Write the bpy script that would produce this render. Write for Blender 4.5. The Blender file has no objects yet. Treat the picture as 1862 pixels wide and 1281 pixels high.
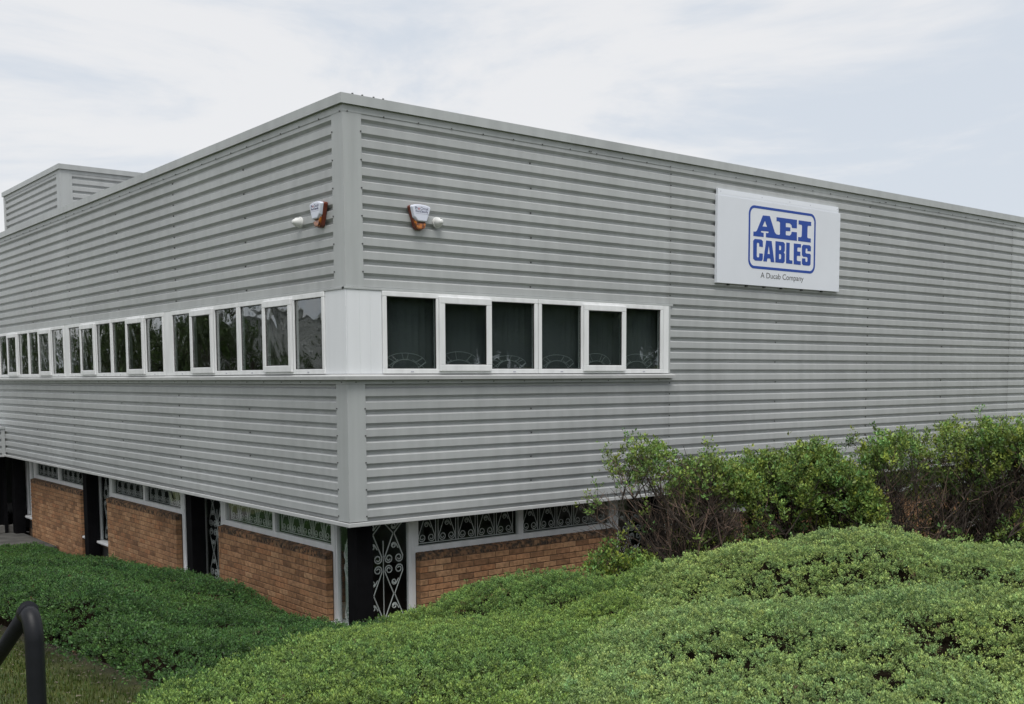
import bpy, bmesh, math, random
import numpy as np
from mathutils import Vector, Matrix

random.seed(7)
rng = np.random.default_rng(11)
scene = bpy.context.scene
COL = scene.collection
R = math.radians

# ------------------------------------------------------------------ camera
cam_d = bpy.data.cameras.new('camera')
cam = bpy.data.objects.new('camera', cam_d)
COL.objects.link(cam)
scene.camera = cam
cam_d.sensor_fit = 'HORIZONTAL'
cam_d.sensor_width = 36.0
cam_d.lens = 37.95
cam_d.shift_x = -0.0008
cam_d.shift_y = 0.1134
cam_d.clip_start = 0.05
cam_d.clip_end = 3000.0
_r = Vector((0.77917592, -0.62678862, -0.00457332))
_u = Vector((0.05627399, 0.06268505, 0.99644559))
_f = Vector((0.62427408, 0.77666377, -0.08411457))
EYE = Vector((-5.901, -10.171, 3.6))
cam.matrix_world = Matrix(((_r.x, _u.x, -_f.x, EYE.x), (_r.y, _u.y, -_f.y, EYE.y),
                           (_r.z, _u.z, -_f.z, EYE.z), (0, 0, 0, 1)))

# ------------------------------------------------------------------ sky, sun, exposure
SUN_DIR = Vector((-0.26, -0.45, 1.10)).normalized()          # towards the sun
world = bpy.data.worlds.new('World')
scene.world = world
world.use_nodes = True
wn, wl = world.node_tree.nodes, world.node_tree.links
wn.clear()
w_out = wn.new('ShaderNodeOutputWorld')
w_bg = wn.new('ShaderNodeBackground')
w_bg.inputs['Strength'].default_value = 0.1
sky = wn.new('ShaderNodeTexSky')
sky.sky_type = 'NISHITA'
sky.sun_disc = False
sky.sun_elevation = math.asin(SUN_DIR.z)
sky.sun_rotation = math.atan2(SUN_DIR.x, SUN_DIR.y)
sky.air_density = 1.0
sky.dust_density = 2.0
w_tc = wn.new('ShaderNodeTexCoord')
w_map = wn.new('ShaderNodeMapping')
w_map.inputs['Scale'].default_value = (1.0, 1.0, 3.4)
w_map.inputs['Rotation'].default_value = (0.0, 0.0, 0.6)
w_map.inputs['Location'].default_value = (9.4, 0.2, 5.5)
w_n1 = wn.new('ShaderNodeTexNoise')
w_n1.inputs['Scale'].default_value = 2.0
w_n1.inputs['Detail'].default_value = 7.0
w_n1.inputs['Roughness'].default_value = 0.60
w_n1.inputs['Distortion'].default_value = 0.5
w_ramp = wn.new('ShaderNodeValToRGB')
w_ramp.color_ramp.interpolation = 'EASE'
w_ramp.color_ramp.elements[0].position = 0.41
w_ramp.color_ramp.elements[0].color = (4.25, 4.57, 5.0, 1)
w_ramp.color_ramp.elements[1].position = 0.555
w_ramp.color_ramp.elements[1].color = (5.4, 5.4, 5.45, 1)
w_mix = wn.new('ShaderNodeMixRGB')
w_mix.inputs['Fac'].default_value = 0.93
wl.new(w_tc.outputs['Generated'], w_map.inputs['Vector'])
wl.new(w_map.outputs['Vector'], w_n1.inputs['Vector'])
wl.new(w_n1.outputs['Fac'], w_ramp.inputs['Fac'])
wl.new(sky.outputs['Color'], w_mix.inputs['Color1'])
wl.new(w_ramp.outputs['Color'], w_mix.inputs['Color2'])
wl.new(w_mix.outputs['Color'], w_bg.inputs['Color'])
wl.new(w_bg.outputs['Background'], w_out.inputs['Surface'])

sun_d = bpy.data.lights.new('sun', 'SUN')
sun_d.energy = 1.5
sun_d.angle = R(35)
sun_d.color = (1.0, 0.97, 0.92)
sun = bpy.data.objects.new('sun', sun_d)
COL.objects.link(sun)
sun.rotation_euler = SUN_DIR.to_track_quat('Z', 'Y').to_euler()

scene.view_settings.view_transform = 'Standard'
scene.view_settings.look = 'None'
scene.view_settings.exposure = 0.68
scene.view_settings.gamma = 1.0
scene.view_settings.use_curve_mapping = False
scene.cycles.max_bounces = 8
scene.cycles.transparent_max_bounces = 16

# ------------------------------------------------------------------ materials
def mat(name):
    m = bpy.data.materials.new(name)
    m.use_nodes = True
    return m, m.node_tree.nodes, m.node_tree.links, m.node_tree.nodes['Principled BSDF']

def plain(name, col, rough=0.5, metal=0.0, var=0.0, scale=3.0, stretch=(1, 1, 1), bump=0.0, bscale=60.0, detail=5.0):
    m, n, l, b = mat(name)
    b.inputs['Roughness'].default_value = rough
    b.inputs['Metallic'].default_value = metal
    b.inputs['Base Color'].default_value = (*col, 1)
    tc = n.new('ShaderNodeTexCoord')
    if var > 0:
        mp = n.new('ShaderNodeMapping'); mp.inputs['Scale'].default_value = stretch
        nz = n.new('ShaderNodeTexNoise'); nz.inputs['Scale'].default_value = scale; nz.inputs['Detail'].default_value = detail
        rp = n.new('ShaderNodeValToRGB')
        rp.color_ramp.elements[0].position = 0.3; rp.color_ramp.elements[1].position = 0.7
        rp.color_ramp.elements[0].color = (*[c * (1 - var) for c in col], 1)
        rp.color_ramp.elements[1].color = (*[min(1, c * (1 + var)) for c in col], 1)
        l.new(tc.outputs['Object'], mp.inputs['Vector']); l.new(mp.outputs['Vector'], nz.inputs['Vector'])
        l.new(nz.outputs['Fac'], rp.inputs['Fac']); l.new(rp.outputs['Color'], b.inputs['Base Color'])
    if bump > 0:
        nb = n.new('ShaderNodeTexNoise'); nb.inputs['Scale'].default_value = bscale; nb.inputs['Detail'].default_value = 4
        bp = n.new('ShaderNodeBump'); bp.inputs['Strength'].default_value = bump; bp.inputs['Distance'].default_value = 0.01
        l.new(tc.outputs['Object'], nb.inputs['Vector']); l.new(nb.outputs['Fac'], bp.inputs['Height'])
        l.new(bp.outputs['Normal'], b.inputs['Normal'])
    return m

def cladding_mat(name, col):
    m, n, l, b = mat(name)
    b.inputs['Roughness'].default_value = 0.42
    tc = n.new('ShaderNodeTexCoord')
    mp = n.new('ShaderNodeMapping'); mp.inputs['Scale'].default_value = (2.2, 2.2, 0.25)     # vertical rain streaks
    nz = n.new('ShaderNodeTexNoise'); nz.inputs['Scale'].default_value = 3.0; nz.inputs['Detail'].default_value = 7
    n2 = n.new('ShaderNodeTexNoise'); n2.inputs['Scale'].default_value = 0.45; n2.inputs['Detail'].default_value = 3
    ad = n.new('ShaderNodeMath'); ad.operation = 'ADD'
    rp = n.new('ShaderNodeValToRGB')
    rp.color_ramp.elements[0].position = 0.70; rp.color_ramp.elements[1].position = 1.3
    rp.color_ramp.elements[0].color = (*[c * 0.86 for c in col], 1)
    rp.color_ramp.elements[1].color = (*[c * 1.07 for c in col], 1)
    l.new(tc.outputs['Object'], mp.inputs['Vector']); l.new(mp.outputs['Vector'], nz.inputs['Vector'])
    l.new(tc.outputs['Object'], n2.inputs['Vector'])
    l.new(nz.outputs['Fac'], ad.inputs[0]); l.new(n2.outputs['Fac'], ad.inputs[1])
    sc = n.new('ShaderNodeMath'); sc.operation = 'MULTIPLY'; sc.inputs[1].default_value = 1.0
    l.new(ad.outputs[0], sc.inputs[0])
    l.new(sc.outputs[0], rp.inputs['Fac'])
    rp.color_ramp.elements[0].position = 0.35; rp.color_ramp.elements[1].position = 0.65
    hf = n.new('ShaderNodeMath'); hf.operation = 'MULTIPLY'; hf.inputs[1].default_value = 0.5
    l.new(ad.outputs[0], hf.inputs[0]); l.new(hf.outputs[0], rp.inputs['Fac'])
    oi = n.new('ShaderNodeObjectInfo')
    mo = n.new('ShaderNodeMapRange'); mo.inputs['To Min'].default_value = 0.965; mo.inputs['To Max'].default_value = 1.03
    vs_ = n.new('ShaderNodeVectorMath'); vs_.operation = 'SCALE'
    l.new(oi.outputs['Random'], mo.inputs['Value']); l.new(rp.outputs['Color'], vs_.inputs[0]); l.new(mo.outputs[0], vs_.inputs['Scale'])
    l.new(vs_.outputs[0], b.inputs['Base Color'])
    nb = n.new('ShaderNodeTexNoise'); nb.inputs['Scale'].default_value = 1.6; nb.inputs['Detail'].default_value = 2
    bp = n.new('ShaderNodeBump'); bp.inputs['Strength'].default_value = 0.25; bp.inputs['Distance'].default_value = 0.02
    l.new(tc.outputs['Object'], nb.inputs['Vector']); l.new(nb.outputs['Fac'], bp.inputs['Height'])
    l.new(bp.outputs['Normal'], b.inputs['Normal'])
    return m

M = {}
M['clad'] = cladding_mat('grey_cladding', (0.43, 0.445, 0.448))
M['trim'] = cladding_mat('grey_trim', (0.44, 0.46, 0.462))
M['drip'] = cladding_mat('pale_drip', (0.50, 0.51, 0.51))
M['white'] = plain('white_upvc', (0.79, 0.80, 0.81), 0.35, var=0.07, scale=3.0, stretch=(3, 3, 0.8))
M['panel'] = plain('white_panel', (0.77, 0.79, 0.82), 0.4, var=0.03, scale=3, stretch=(2, 2, 0.3))
M['gasket'] = plain('black_gasket', (0.015, 0.015, 0.015), 0.6)
M['screw'] = plain('dark_screw', (0.07, 0.07, 0.07), 0.5)
M['soffit'] = plain('soffit_board', (0.25, 0.25, 0.24), 0.7)
M['black'] = plain('black_paint_and_shade', (0.006, 0.006, 0.007), 0.8, var=0.3, scale=5)  # column paint, also standing for the darkness in the entrance recess
M['black'].node_tree.nodes['Principled BSDF'].inputs['Specular IOR Level'].default_value = 0.08
M['dark'] = plain('dark_interior', (0.045, 0.045, 0.042), 0.9)
M['room'] = plain('room_wall', (0.10, 0.115, 0.10), 0.9, var=0.5, scale=0.8)
M['blind'] = plain('blind_fabric', (0.15, 0.16, 0.17), 0.9)
M['iron'] = plain('white_iron', (0.82, 0.82, 0.82), 0.5)
M['greyiron'] = plain('grey_wire', (0.36, 0.38, 0.39), 0.5)
M['roof'] = plain('roof_felt', (0.12, 0.12, 0.12), 0.9)
M['signw'] = plain('sign_white', (0.74, 0.77, 0.83), 0.35, var=0.025, scale=1.5)
M['signblue'] = plain('sign_blue', (0.008, 0.058, 0.345), 0.5)
M['signgrey'] = plain('sign_grey', (0.10, 0.10, 0.10), 0.5)
M['alarmw'] = plain('alarm_white', (0.70, 0.73, 0.84), 0.35)
M['red'] = plain('red_print', (0.35, 0.02, 0.02), 0.5)
M['navy'] = plain('navy_print', (0.035, 0.035, 0.12), 0.5)
M['lightgrey'] = plain('light_grey_print', (0.42, 0.42, 0.50), 0.5)
M['sensor'] = plain('sensor_white', (0.72, 0.73, 0.72), 0.4)
M['mortar'] = plain('mortar', (0.165, 0.110, 0.072), 0.95, var=0.35, scale=9, bump=0.5)
M['rail'] = plain('rail_paint', (0.007, 0.008, 0.011), 0.45, var=0.3, scale=9, bump=0.08, bscale=40)
M['rail'].node_tree.nodes['Principled BSDF'].inputs['Specular IOR Level'].default_value = 0.28
M['concrete'] = plain('concrete', (0.16, 0.155, 0.145), 0.9, var=0.3, scale=5, bump=0.4)
M['paving'] = plain('paving', (0.085, 0.085, 0.08), 0.9, var=0.35, scale=3, bump=0.4)
M['pale'] = plain('pale_furniture_and_board', (0.55, 0.64, 0.58), 0.7)
M['amberback'] = plain('amber_back', (0.16, 0.035, 0.018), 0.35)

def amber():
    m, n, l, b = mat('amber_lens')
    b.inputs['Base Color'].default_value = (0.42, 0.10, 0.012, 1)
    b.inputs['Roughness'].default_value = 0.12
    b.inputs['Coat Weight'].default_value = 0.5
    tc = n.new('ShaderNodeTexCoord'); nz = n.new('ShaderNodeTexNoise'); nz.inputs['Scale'].default_value = 28
    rp = n.new('ShaderNodeValToRGB')
    rp.color_ramp.elements[0].position = 0.38; rp.color_ramp.elements[0].color = (0.10, 0.02, 0.006, 1)
    rp.color_ramp.elements[1].position = 0.62; rp.color_ramp.elements[1].color = (0.62, 0.20, 0.03, 1)
    l.new(tc.outputs['Object'], nz.inputs['Vector']); l.new(nz.outputs['Fac'], rp.inputs['Fac'])
    l.new(rp.outputs['Color'], b.inputs['Base Color'])
    return m
M['amber'] = amber()

def glass_mat(name, f0, wave, tint):
    m, n, l, b = mat(name)
    n.remove(b)
    out = n['Material Output']
    lw = n.new('ShaderNodeLayerWeight'); lw.inputs['Blend'].default_value = 0.5
    pw = n.new('ShaderNodeMath'); pw.operation = 'POWER'; pw.inputs[1].default_value = 3.0
    ml = n.new('ShaderNodeMath'); ml.operation = 'MULTIPLY_ADD'; ml.inputs[1].default_value = 0.9; ml.inputs[2].default_value = f0
    gl = n.new('ShaderNodeBsdfGlossy'); gl.inputs['Roughness'].default_value = 0.0
    tr = n.new('ShaderNodeBsdfTransparent'); tr.inputs['Color'].default_value = (*tint, 1)
    mx = n.new('ShaderNodeMixShader')
    tc = n.new('ShaderNodeTexCoord'); nz = n.new('ShaderNodeTexNoise')
    nz.inputs['Scale'].default_value = 2.4; nz.inputs['Detail'].default_value = 1.5; nz.inputs['Distortion'].default_value = 0.6
    bp = n.new('ShaderNodeBump'); bp.inputs['Strength'].default_value = 1.0; bp.inputs['Distance'].default_value = wave
    l.new(tc.outputs['Object'], nz.inputs['Vector']); l.new(nz.outputs['Fac'], bp.inputs['Height'])
    l.new(bp.outputs['Normal'], gl.inputs['Normal'])
    l.new(lw.outputs['Facing'], pw.inputs[0]); l.new(pw.outputs[0], ml.inputs[0])
    l.new(ml.outputs[0], mx.inputs['Fac'])
    l.new(tr.outputs['BSDF'], mx.inputs[1]); l.new(gl.outputs['BSDF'], mx.inputs[2])
    l.new(mx.outputs['Shader'], out.inputs['Surface'])
    return m
M['glass'] = glass_mat('window_glass', 0.085, 0.008, (0.80, 0.84, 0.83))
M['glass2'] = glass_mat('ground_glass', 0.03, 0.004, (0.95, 0.97, 0.96))

def brick_mat(name, dark):
    m, n, l, b = mat(name)
    b.inputs['Roughness'].default_value = 0.9
    oi = n.new('ShaderNodeObjectInfo')
    at = n.new('ShaderNodeAttribute'); at.attribute_name = 'rnd'
    ad = n.new('ShaderNodeMath'); ad.operation = 'ADD'
    fr = n.new('ShaderNodeMath'); fr.operation = 'FRACT'
    rp = n.new('ShaderNodeValToRGB')
    cr = rp.color_ramp
    base = [(0.0, (0.235, 0.122, 0.062)), (0.22, (0.370, 0.198, 0.098)), (0.45, (0.450, 0.255, 0.132)),
            (0.65, (0.420, 0.202, 0.096)), (0.85, (0.510, 0.300, 0.160)), (1.0, (0.320, 0.160, 0.082))]
    cr.elements[0].position = 0; cr.elements[1].position = 1
    cr.elements[0].color = (*base[0][1], 1); cr.elements[1].color = (*base[-1][1], 1)
    for ps, c in base[1:-1]:
        e = cr.elements.new(ps); e.color = (*c, 1)
    l.new(oi.outputs['Random'], ad.inputs[0]); l.new(at.outputs['Fac'], ad.inputs[1])
    l.new(ad.outputs[0], fr.inputs[0]); l.new(fr.outputs[0], rp.inputs['Fac'])
    geo = n.new('ShaderNodeNewGeometry')
    nz = n.new('ShaderNodeTexNoise'); nz.inputs['Scale'].default_value = 22; nz.inputs['Detail'].default_value = 6
    l.new(geo.outputs['Position'], nz.inputs['Vector'])
    big = n.new('ShaderNodeTexNoise'); big.inputs['Scale'].default_value = 1.3; big.inputs['Detail'].default_value = 4
    l.new(geo.outputs['Position'], big.inputs['Vector'])
    mr = n.new('ShaderNodeMapRange'); mr.inputs['From Min'].default_value = 0.3; mr.inputs['From Max'].default_value = 0.72
    mr.inputs['To Min'].default_value = 0.62; mr.inputs['To Max'].default_value = 1.18
    l.new(nz.outputs['Fac'], mr.inputs['Value'])
    mb = n.new('ShaderNodeMapRange'); mb.inputs['From Min'].default_value = 0.3; mb.inputs['From Max'].default_value = 0.7
    mb.inputs['To Min'].default_value = 0.78; mb.inputs['To Max'].default_value = 1.15
    l.new(big.outputs['Fac'], mb.inputs['Value'])
    mm = n.new('ShaderNodeMath'); mm.operation = 'MULTIPLY'
    l.new(mr.outputs[0], mm.inputs[0]); l.new(mb.outputs[0], mm.inputs[1])
    sc = n.new('ShaderNodeVectorMath'); sc.operation = 'SCALE'
    l.new(rp.outputs['Color'], sc.inputs[0]); l.new(mm.outputs[0], sc.inputs['Scale'])
    if dark:      # mossy, soot-stained cap course
        mx = n.new('ShaderNodeMixRGB'); mx.inputs['Color2'].default_value = (0.035, 0.032, 0.026, 1)
        mk = n.new('ShaderNodeMapRange'); mk.inputs['From Min'].default_value = 0.40; mk.inputs['From Max'].default_value = 0.58
        mk.inputs['To Min'].default_value = 0.93; mk.inputs['To Max'].default_value = 0.35
        l.new(nz.outputs['Fac'], mk.inputs['Value']); l.new(mk.outputs[0], mx.inputs['Fac'])
        l.new(sc.outputs[0], mx.inputs['Color1']); l.new(mx.outputs['Color'], b.inputs['Base Color'])
    else:
        l.new(sc.outputs[0], b.inputs['Base Color'])
    bp = n.new('ShaderNodeBump'); bp.inputs['Strength'].default_value = 0.5; bp.inputs['Distance'].default_value = 0.006
    l.new(nz.outputs['Fac'], bp.inputs['Height']); l.new(bp.outputs['Normal'], b.inputs['Normal'])
    return m
M['brick'] = brick_mat('brown_brick', False)
M['cap'] = brick_mat('stained_cap_brick', True)

def leaf_mat(name, trans=0.17, rough=0.45, spec=0.35):
    m, n, l, b = mat(name)
    at = n.new('ShaderNodeAttribute'); at.attribute_name = 'col'
    b.inputs['Roughness'].default_value = rough
    b.inputs['Specular IOR Level'].default_value = spec
    tl = n.new('ShaderNodeBsdfTranslucent')
    mx = n.new('ShaderNodeMixShader'); mx.inputs['Fac'].default_value = trans
    l.new(at.outputs['Color'], b.inputs['Base Color']); l.new(at.outputs['Color'], tl.inputs['Color'])
    l.new(b.outputs['BSDF'], mx.inputs[1]); l.new(tl.outputs['BSDF'], mx.inputs[2])
    l.new(mx.outputs['Shader'], n['Material Output'].inputs['Surface'])
    return m
M['leaf'] = leaf_mat('leaf')
M['bark'] = plain('bark', (0.040, 0.030, 0.023), 0.9, var=0.45, scale=14, bump=0.6)
M['palebark'] = plain('pale_twig', (0.17, 0.115, 0.085), 0.9, var=0.45, scale=20)
M['twig'] = plain('twig_core_shade', (0.013, 0.010, 0.007), 0.95, var=0.6, scale=22, bump=1.0, bscale=45)  # near-black colour stands for the shade deep between hedge leaves
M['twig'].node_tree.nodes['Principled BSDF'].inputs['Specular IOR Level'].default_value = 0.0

def ground_mat():
    m, n, l, b = mat('ground_soil_grass')
    b.inputs['Roughness'].default_value = 0.95
    geo = n.new('ShaderNodeNewGeometry')
    nz = n.new('ShaderNodeTexNoise'); nz.inputs['Scale'].default_value = 3.0; nz.inputs['Detail'].default_value = 8
    n2 = n.new('ShaderNodeTexNoise'); n2.inputs['Scale'].default_value = 30; n2.inputs['Detail'].default_value = 5
    at = n.new('ShaderNodeAttribute'); at.attribute_name = 'soil'
    l.new(geo.outputs['Position'], nz.inputs['Vector']); l.new(geo.outputs['Position'], n2.inputs['Vector'])
    g = n.new('ShaderNodeValToRGB')
    g.color_ramp.elements[0].position = 0.35; g.color_ramp.elements[0].color = (0.034, 0.044, 0.009, 1)
    g.color_ramp.elements[1].position = 0.7; g.color_ramp.elements[1].color = (0.085, 0.102, 0.020, 1)
    l.new(nz.outputs['Fac'], g.inputs['Fac'])
    s = n.new('ShaderNodeValToRGB')
    s.color_ramp.elements[0].position = 0.35; s.color_ramp.elements[0].color = (0.020, 0.015, 0.010, 1)
    s.color_ramp.elements[1].position = 0.75; s.color_ramp.elements[1].color = (0.075, 0.055, 0.038, 1)
    l.new(n2.outputs['Fac'], s.inputs['Fac'])
    mx = n.new('ShaderNodeMixRGB')
    l.new(at.outputs['Fac'], mx.inputs['Fac']); l.new(g.outputs['Color'], mx.inputs['Color1']); l.new(s.outputs['Color'], mx.inputs['Color2'])
    l.new(mx.outputs['Color'], b.inputs['Base Color'])
    bp = n.new('ShaderNodeBump'); bp.inputs['Strength'].default_value = 0.7; bp.inputs['Distance'].default_value = 0.03
    l.new(n2.outputs['Fac'], bp.inputs['Height']); l.new(bp.outputs['Normal'], b.inputs['Normal'])
    return m
M['ground'] = ground_mat()

# ------------------------------------------------------------------ helpers
def empty(name, loc=(0, 0, 0), label=None, cat=None, group=None):
    o = bpy.data.objects.new(name, None)
    COL.objects.link(o)
    o.location = loc
    o.empty_display_size = 0.2
    tag(o, label, cat, group)
    return o

def tag(o, label=None, cat=None, group=None, kind=None):
    if label: o['label'] = label
    if cat: o['category'] = cat
    if group: o['group'] = group
    if kind: o['kind'] = kind
    return o

def link(name, me, m, parent=None):
    o = bpy.data.objects.new(name, me)
    COL.objects.link(o)
    if m is not None and len(me.materials) == 0:
        me.materials.append(m)
    if parent is not None:
        o.parent = parent
        pw = parent.matrix_world_cached if hasattr(parent, 'matrix_world_cached') else None
    return o

def world_loc(o):
    v = Vector((0, 0, 0))
    while o is not None:
        v += o.location
        o = o.parent
    return v

class MB:
    """collects world-space geometry and links it as one mesh under a parent (parents are never rotated)"""
    def __init__(s):
        s.v = []; s.f = []
    def add(s, vs, fs):
        b = len(s.v)
        s.v += [tuple(x) for x in vs]
        s.f += [tuple(i + b for i in f) for f in fs]
    def box(s, x0, x1, y0, y1, z0, z1):
        s.add([(x0, y0, z0), (x1, y0, z0), (x1, y1, z0), (x0, y1, z0), (x0, y0, z1), (x1, y0, z1), (x1, y1, z1), (x0, y1, z1)],
              [(0, 3, 2, 1), (4, 5, 6, 7), (0, 1, 5, 4), (1, 2, 6, 5), (2, 3, 7, 6), (3, 0, 4, 7)])
    def wbox(s, w, u0, u1, o0, o1, z0, z1):
        if w == 'R': s.box(u0, u1, -o1, -o0, z0, z1)
        else: s.box(-o1, -o0, u0, u1, z0, z1)
    def tube(s, pts, r, n=5, closed=False):
        pts = [Vector(p) for p in pts]
        rr = r if isinstance(r, (list, tuple)) else [r] * len(pts)
        rings = []
        prev = None
        for i, p in enumerate(pts):
            a = pts[max(i - 1, 0)]; b = pts[min(i + 1, len(pts) - 1)]
            t = (b - a)
            if t.length < 1e-9: t = Vector((0, 0, 1))
            t.normalize()
            ref = prev if prev is not None else (Vector((0, 0, 1)) if abs(t.z) < 0.9 else Vector((1, 0, 0)))
            e1 = ref - t * ref.dot(t)
            if e1.length < 1e-6: e1 = t.orthogonal()
            e1.normalize(); e2 = t.cross(e1); prev = e1
            rings.append([p + (e1 * math.cos(2 * math.pi * k / n) + e2 * math.sin(2 * math.pi * k / n)) * rr[i] for k in range(n)])
        vs = [q for g in rings for q in g]
        fs = []
        for i in range(len(rings) - 1):
            for k in range(n):
                k2 = (k + 1) % n
                fs.append((i * n + k, i * n + k2, (i + 1) * n + k2, (i + 1) * n + k))
        fs.append(tuple(range(n))[::-1]); fs.append(tuple((len(rings) - 1) * n + k for k in range(n)))
        s.add(vs, fs)
    def build(s, name, m, parent=None, fix=False, smooth=False, bevel=0.0):
        me = bpy.data.meshes.new(name)
        off = world_loc(parent) if parent is not None else Vector((0, 0, 0))
        me.from_pydata([(x - off.x, y - off.y, z - off.z) for x, y, z in s.v], [], s.f)
        if fix:
            bm = bmesh.new(); bm.from_mesh(me)
            bmesh.ops.recalc_face_normals(bm, faces=bm.faces[:])
            bm.to_mesh(me); bm.free()
        if smooth:
            me.polygons.foreach_set('use_smooth', [True] * len(me.polygons))
        me.update()
        o = link(name, me, m, parent)
        if bevel > 0:
            md = o.modifiers.new('bevel', 'BEVEL'); md.width = bevel; md.segments = 2; md.limit_method = 'ANGLE'; md.angle_limit = R(40)
        return o

def P(w, u, o, z):
    return Vector((u, -o, z)) if w == 'R' else Vector((-o, u, z))

def np_mesh(name, verts, faces, m, parent=None, col=None, attr=None, smooth=False):
    me = bpy.data.meshes.new(name)
    off = np.array(world_loc(parent)) if parent is not None else np.zeros(3)
    v = (verts - off).astype(np.float32)
    k = faces.shape[1]
    me.vertices.add(len(v)); me.vertices.foreach_set('co', v.ravel())
    me.loops.add(faces.size); me.loops.foreach_set('vertex_index', faces.astype(np.int32).ravel())
    me.polygons.add(len(faces)); me.polygons.foreach_set('loop_start', np.arange(0, faces.size, k, dtype=np.int32))
    if col is not None:
        a = me.attributes.new('col', 'FLOAT_COLOR', 'POINT')
        a.data.foreach_set('color', np.concatenate([col, np.ones((len(col), 1))], 1).astype(np.float32).ravel())
    if attr is not None:
        for nm, vals in attr.items():
            a = me.attributes.new(nm, 'FLOAT', 'POINT'); a.data.foreach_set('value', vals.astype(np.float32))
    if smooth:
        me.polygons.foreach_set('use_smooth', np.ones(len(faces), dtype=bool))
    me.update(calc_edges=True)
    return link(name, me, m, parent)

def copy_tree(o, parent=None):
    c = o.copy(); COL.objects.link(c); c.parent = parent
    for ch in o.children:
        copy_tree(ch, c)
    return c

# thin-plate spline
class TPS:
    def __init__(s, pts, lam=0.0):
        pts = np.array(pts, float); s.p = pts[:, :2]; n = len(pts)
        K = s.k(s.p, s.p) + lam * np.eye(n)
        Q = np.c_[np.ones(n), s.p]
        A = np.block([[K, Q], [Q.T, np.zeros((3, 3))]])
        s.w = np.linalg.solve(A, np.r_[pts[:, 2], 0, 0, 0])
    @staticmethod
    def k(a, b):
        d2 = ((a[:, None, :] - b[None, :, :]) ** 2).sum(-1)
        return np.where(d2 > 1e-12, d2 * np.log(np.maximum(d2, 1e-12)) * 0.5, 0.0)
    def __call__(s, x, y):
        q = np.c_[np.ravel(x), np.ravel(y)]
        out = np.empty(len(q))
        for i in range(0, len(q), 40000):
            c = q[i:i + 40000]
            out[i:i + 40000] = s.k(c, s.p) @ s.w[:-3] + s.w[-3] + c @ s.w[-2:]
        return out.reshape(np.shape(x))

# ------------------------------------------------------------------ ground
G_PTS = [(-4.07, -3.48, 1.65), (-3.7, -4.03, 1.70), (-3.37, -0.35, 1.31), (-3.3, 1.34, 1.17), (-3.2, 6, 0.62), (-3.0, 11, 0.32),
         (0.3, 0.3, 0.15), (0.3, 5, 0.2), (0.3, 10, 0.25), (0.3, 18, 0.3), (-5.9, -10.2, 2.0), (-5.1, -7.3, 1.97), (1.5, -5.5, 1.72),
         (-0.5, -7.5, 1.88), (0.4, -3, 1.25), (4, 0.3, 0.25), (4.0, -2.4, 0.75), (9, 0.3, 0.3), (6, -3.5, 1.0), (-20, -20, 2.1), (15, -20, 2.0),
         (20, -8, 1.5), (16, 0, 0.35), (-12, 0, 1.2), (-12, 12, 0.4), (-9, 25, 0.3), (10, 10, 0.0), (25, 25, 0.0), (-30, 45, 0.3)]
_g = TPS(G_PTS, 0.02)
def ground_z(x, y):
    x = np.asarray(x, float); y = np.asarray(y, float)
    z = np.clip(_g(x, y), -0.1, 2.2)
    d = np.hypot(x, y)
    t = np.clip((d - 22) / 30, 0, 1); t = t * t * (3 - 2 * t)
    z = z * (1 - t) + 0.6 * t
    ins = np.clip(np.minimum(x, y) - 0.4, 0, 1)
    return z * (1 - ins) + (-0.25) * ins * (np.maximum(x, y) < 24) + z * ins * (np.maximum(x, y) >= 24)

def axis_coords():
    near = np.arange(-14, 14.01, 0.25)
    far = np.array([16, 19, 23, 28, 35, 45, 60, 90, 140, 220, 400, 800, 1500.0])
    return np.r_[-far[::-1], near, far]
ax = axis_coords()
gx, gy = np.meshgrid(ax, ax, indexing='ij')
gz = ground_z(gx, gy)
nx = len(ax)
idx = np.arange(nx * nx).reshape(nx, nx)
gf = np.stack([idx[:-1, :-1], idx[1:, :-1], idx[1:, 1:], idx[:-1, 1:]], -1).reshape(-1, 4)
soil = np.clip((gx + 3.55) / 0.3, 0, 1) * (gy > -9) * (gx < 9)
ground = np_mesh('ground', np.stack([gx, gy, gz], -1).reshape(-1, 3), gf, M['ground'], attr={'soil': soil.ravel()}, smooth=True)
tag(ground, 'sloping lawn and planting soil falling towards the building', kind='structure')

# ------------------------------------------------------------------ main building
ZT, ZS = 6.58, 1.99                      # top of coping, soffit
PITCH, DEP = 0.1475, 0.041
LEN_R, LEN_L = 19.1, 14.25
LEN_U = 18.6                             # the left wall runs on above the entrance canopy
bld = empty('industrial_building', (0, 0, 0),
            'grey ribbed metal clad industrial building over brown brick ground floor', 'building')

def profile(z0, z1, zref=6.35):
    """(z, depth) pairs from z1 down to z0 of the trapezoidal sheet"""
    pts = []
    k = int(math.floor((zref - z1) / PITCH)) - 1
    while True:
        zk = zref - PITCH * k
        for dz, d in ((0.0, 0.0), (-0.003, 0.002), (-0.027, DEP), (-0.050, DEP), (-0.0685, 0.002), (-0.0715, 0.0)):
            pts.append((zk + dz, d))
        if zk < z0: break
        k += 1
    out = []
    def at(z):
        for (za, da), (zb, db) in zip(pts, pts[1:]):
            if zb <= z <= za:
                return da + (db - da) * (za - z) / max(za - zb, 1e-9)
        return 0.0
    out.append((z1, at(z1)))
    out += [q for q in pts if z0 + 1e-5 < q[0] < z1 - 1e-5]
    out.append((z0, at(z0)))
    return out

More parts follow.
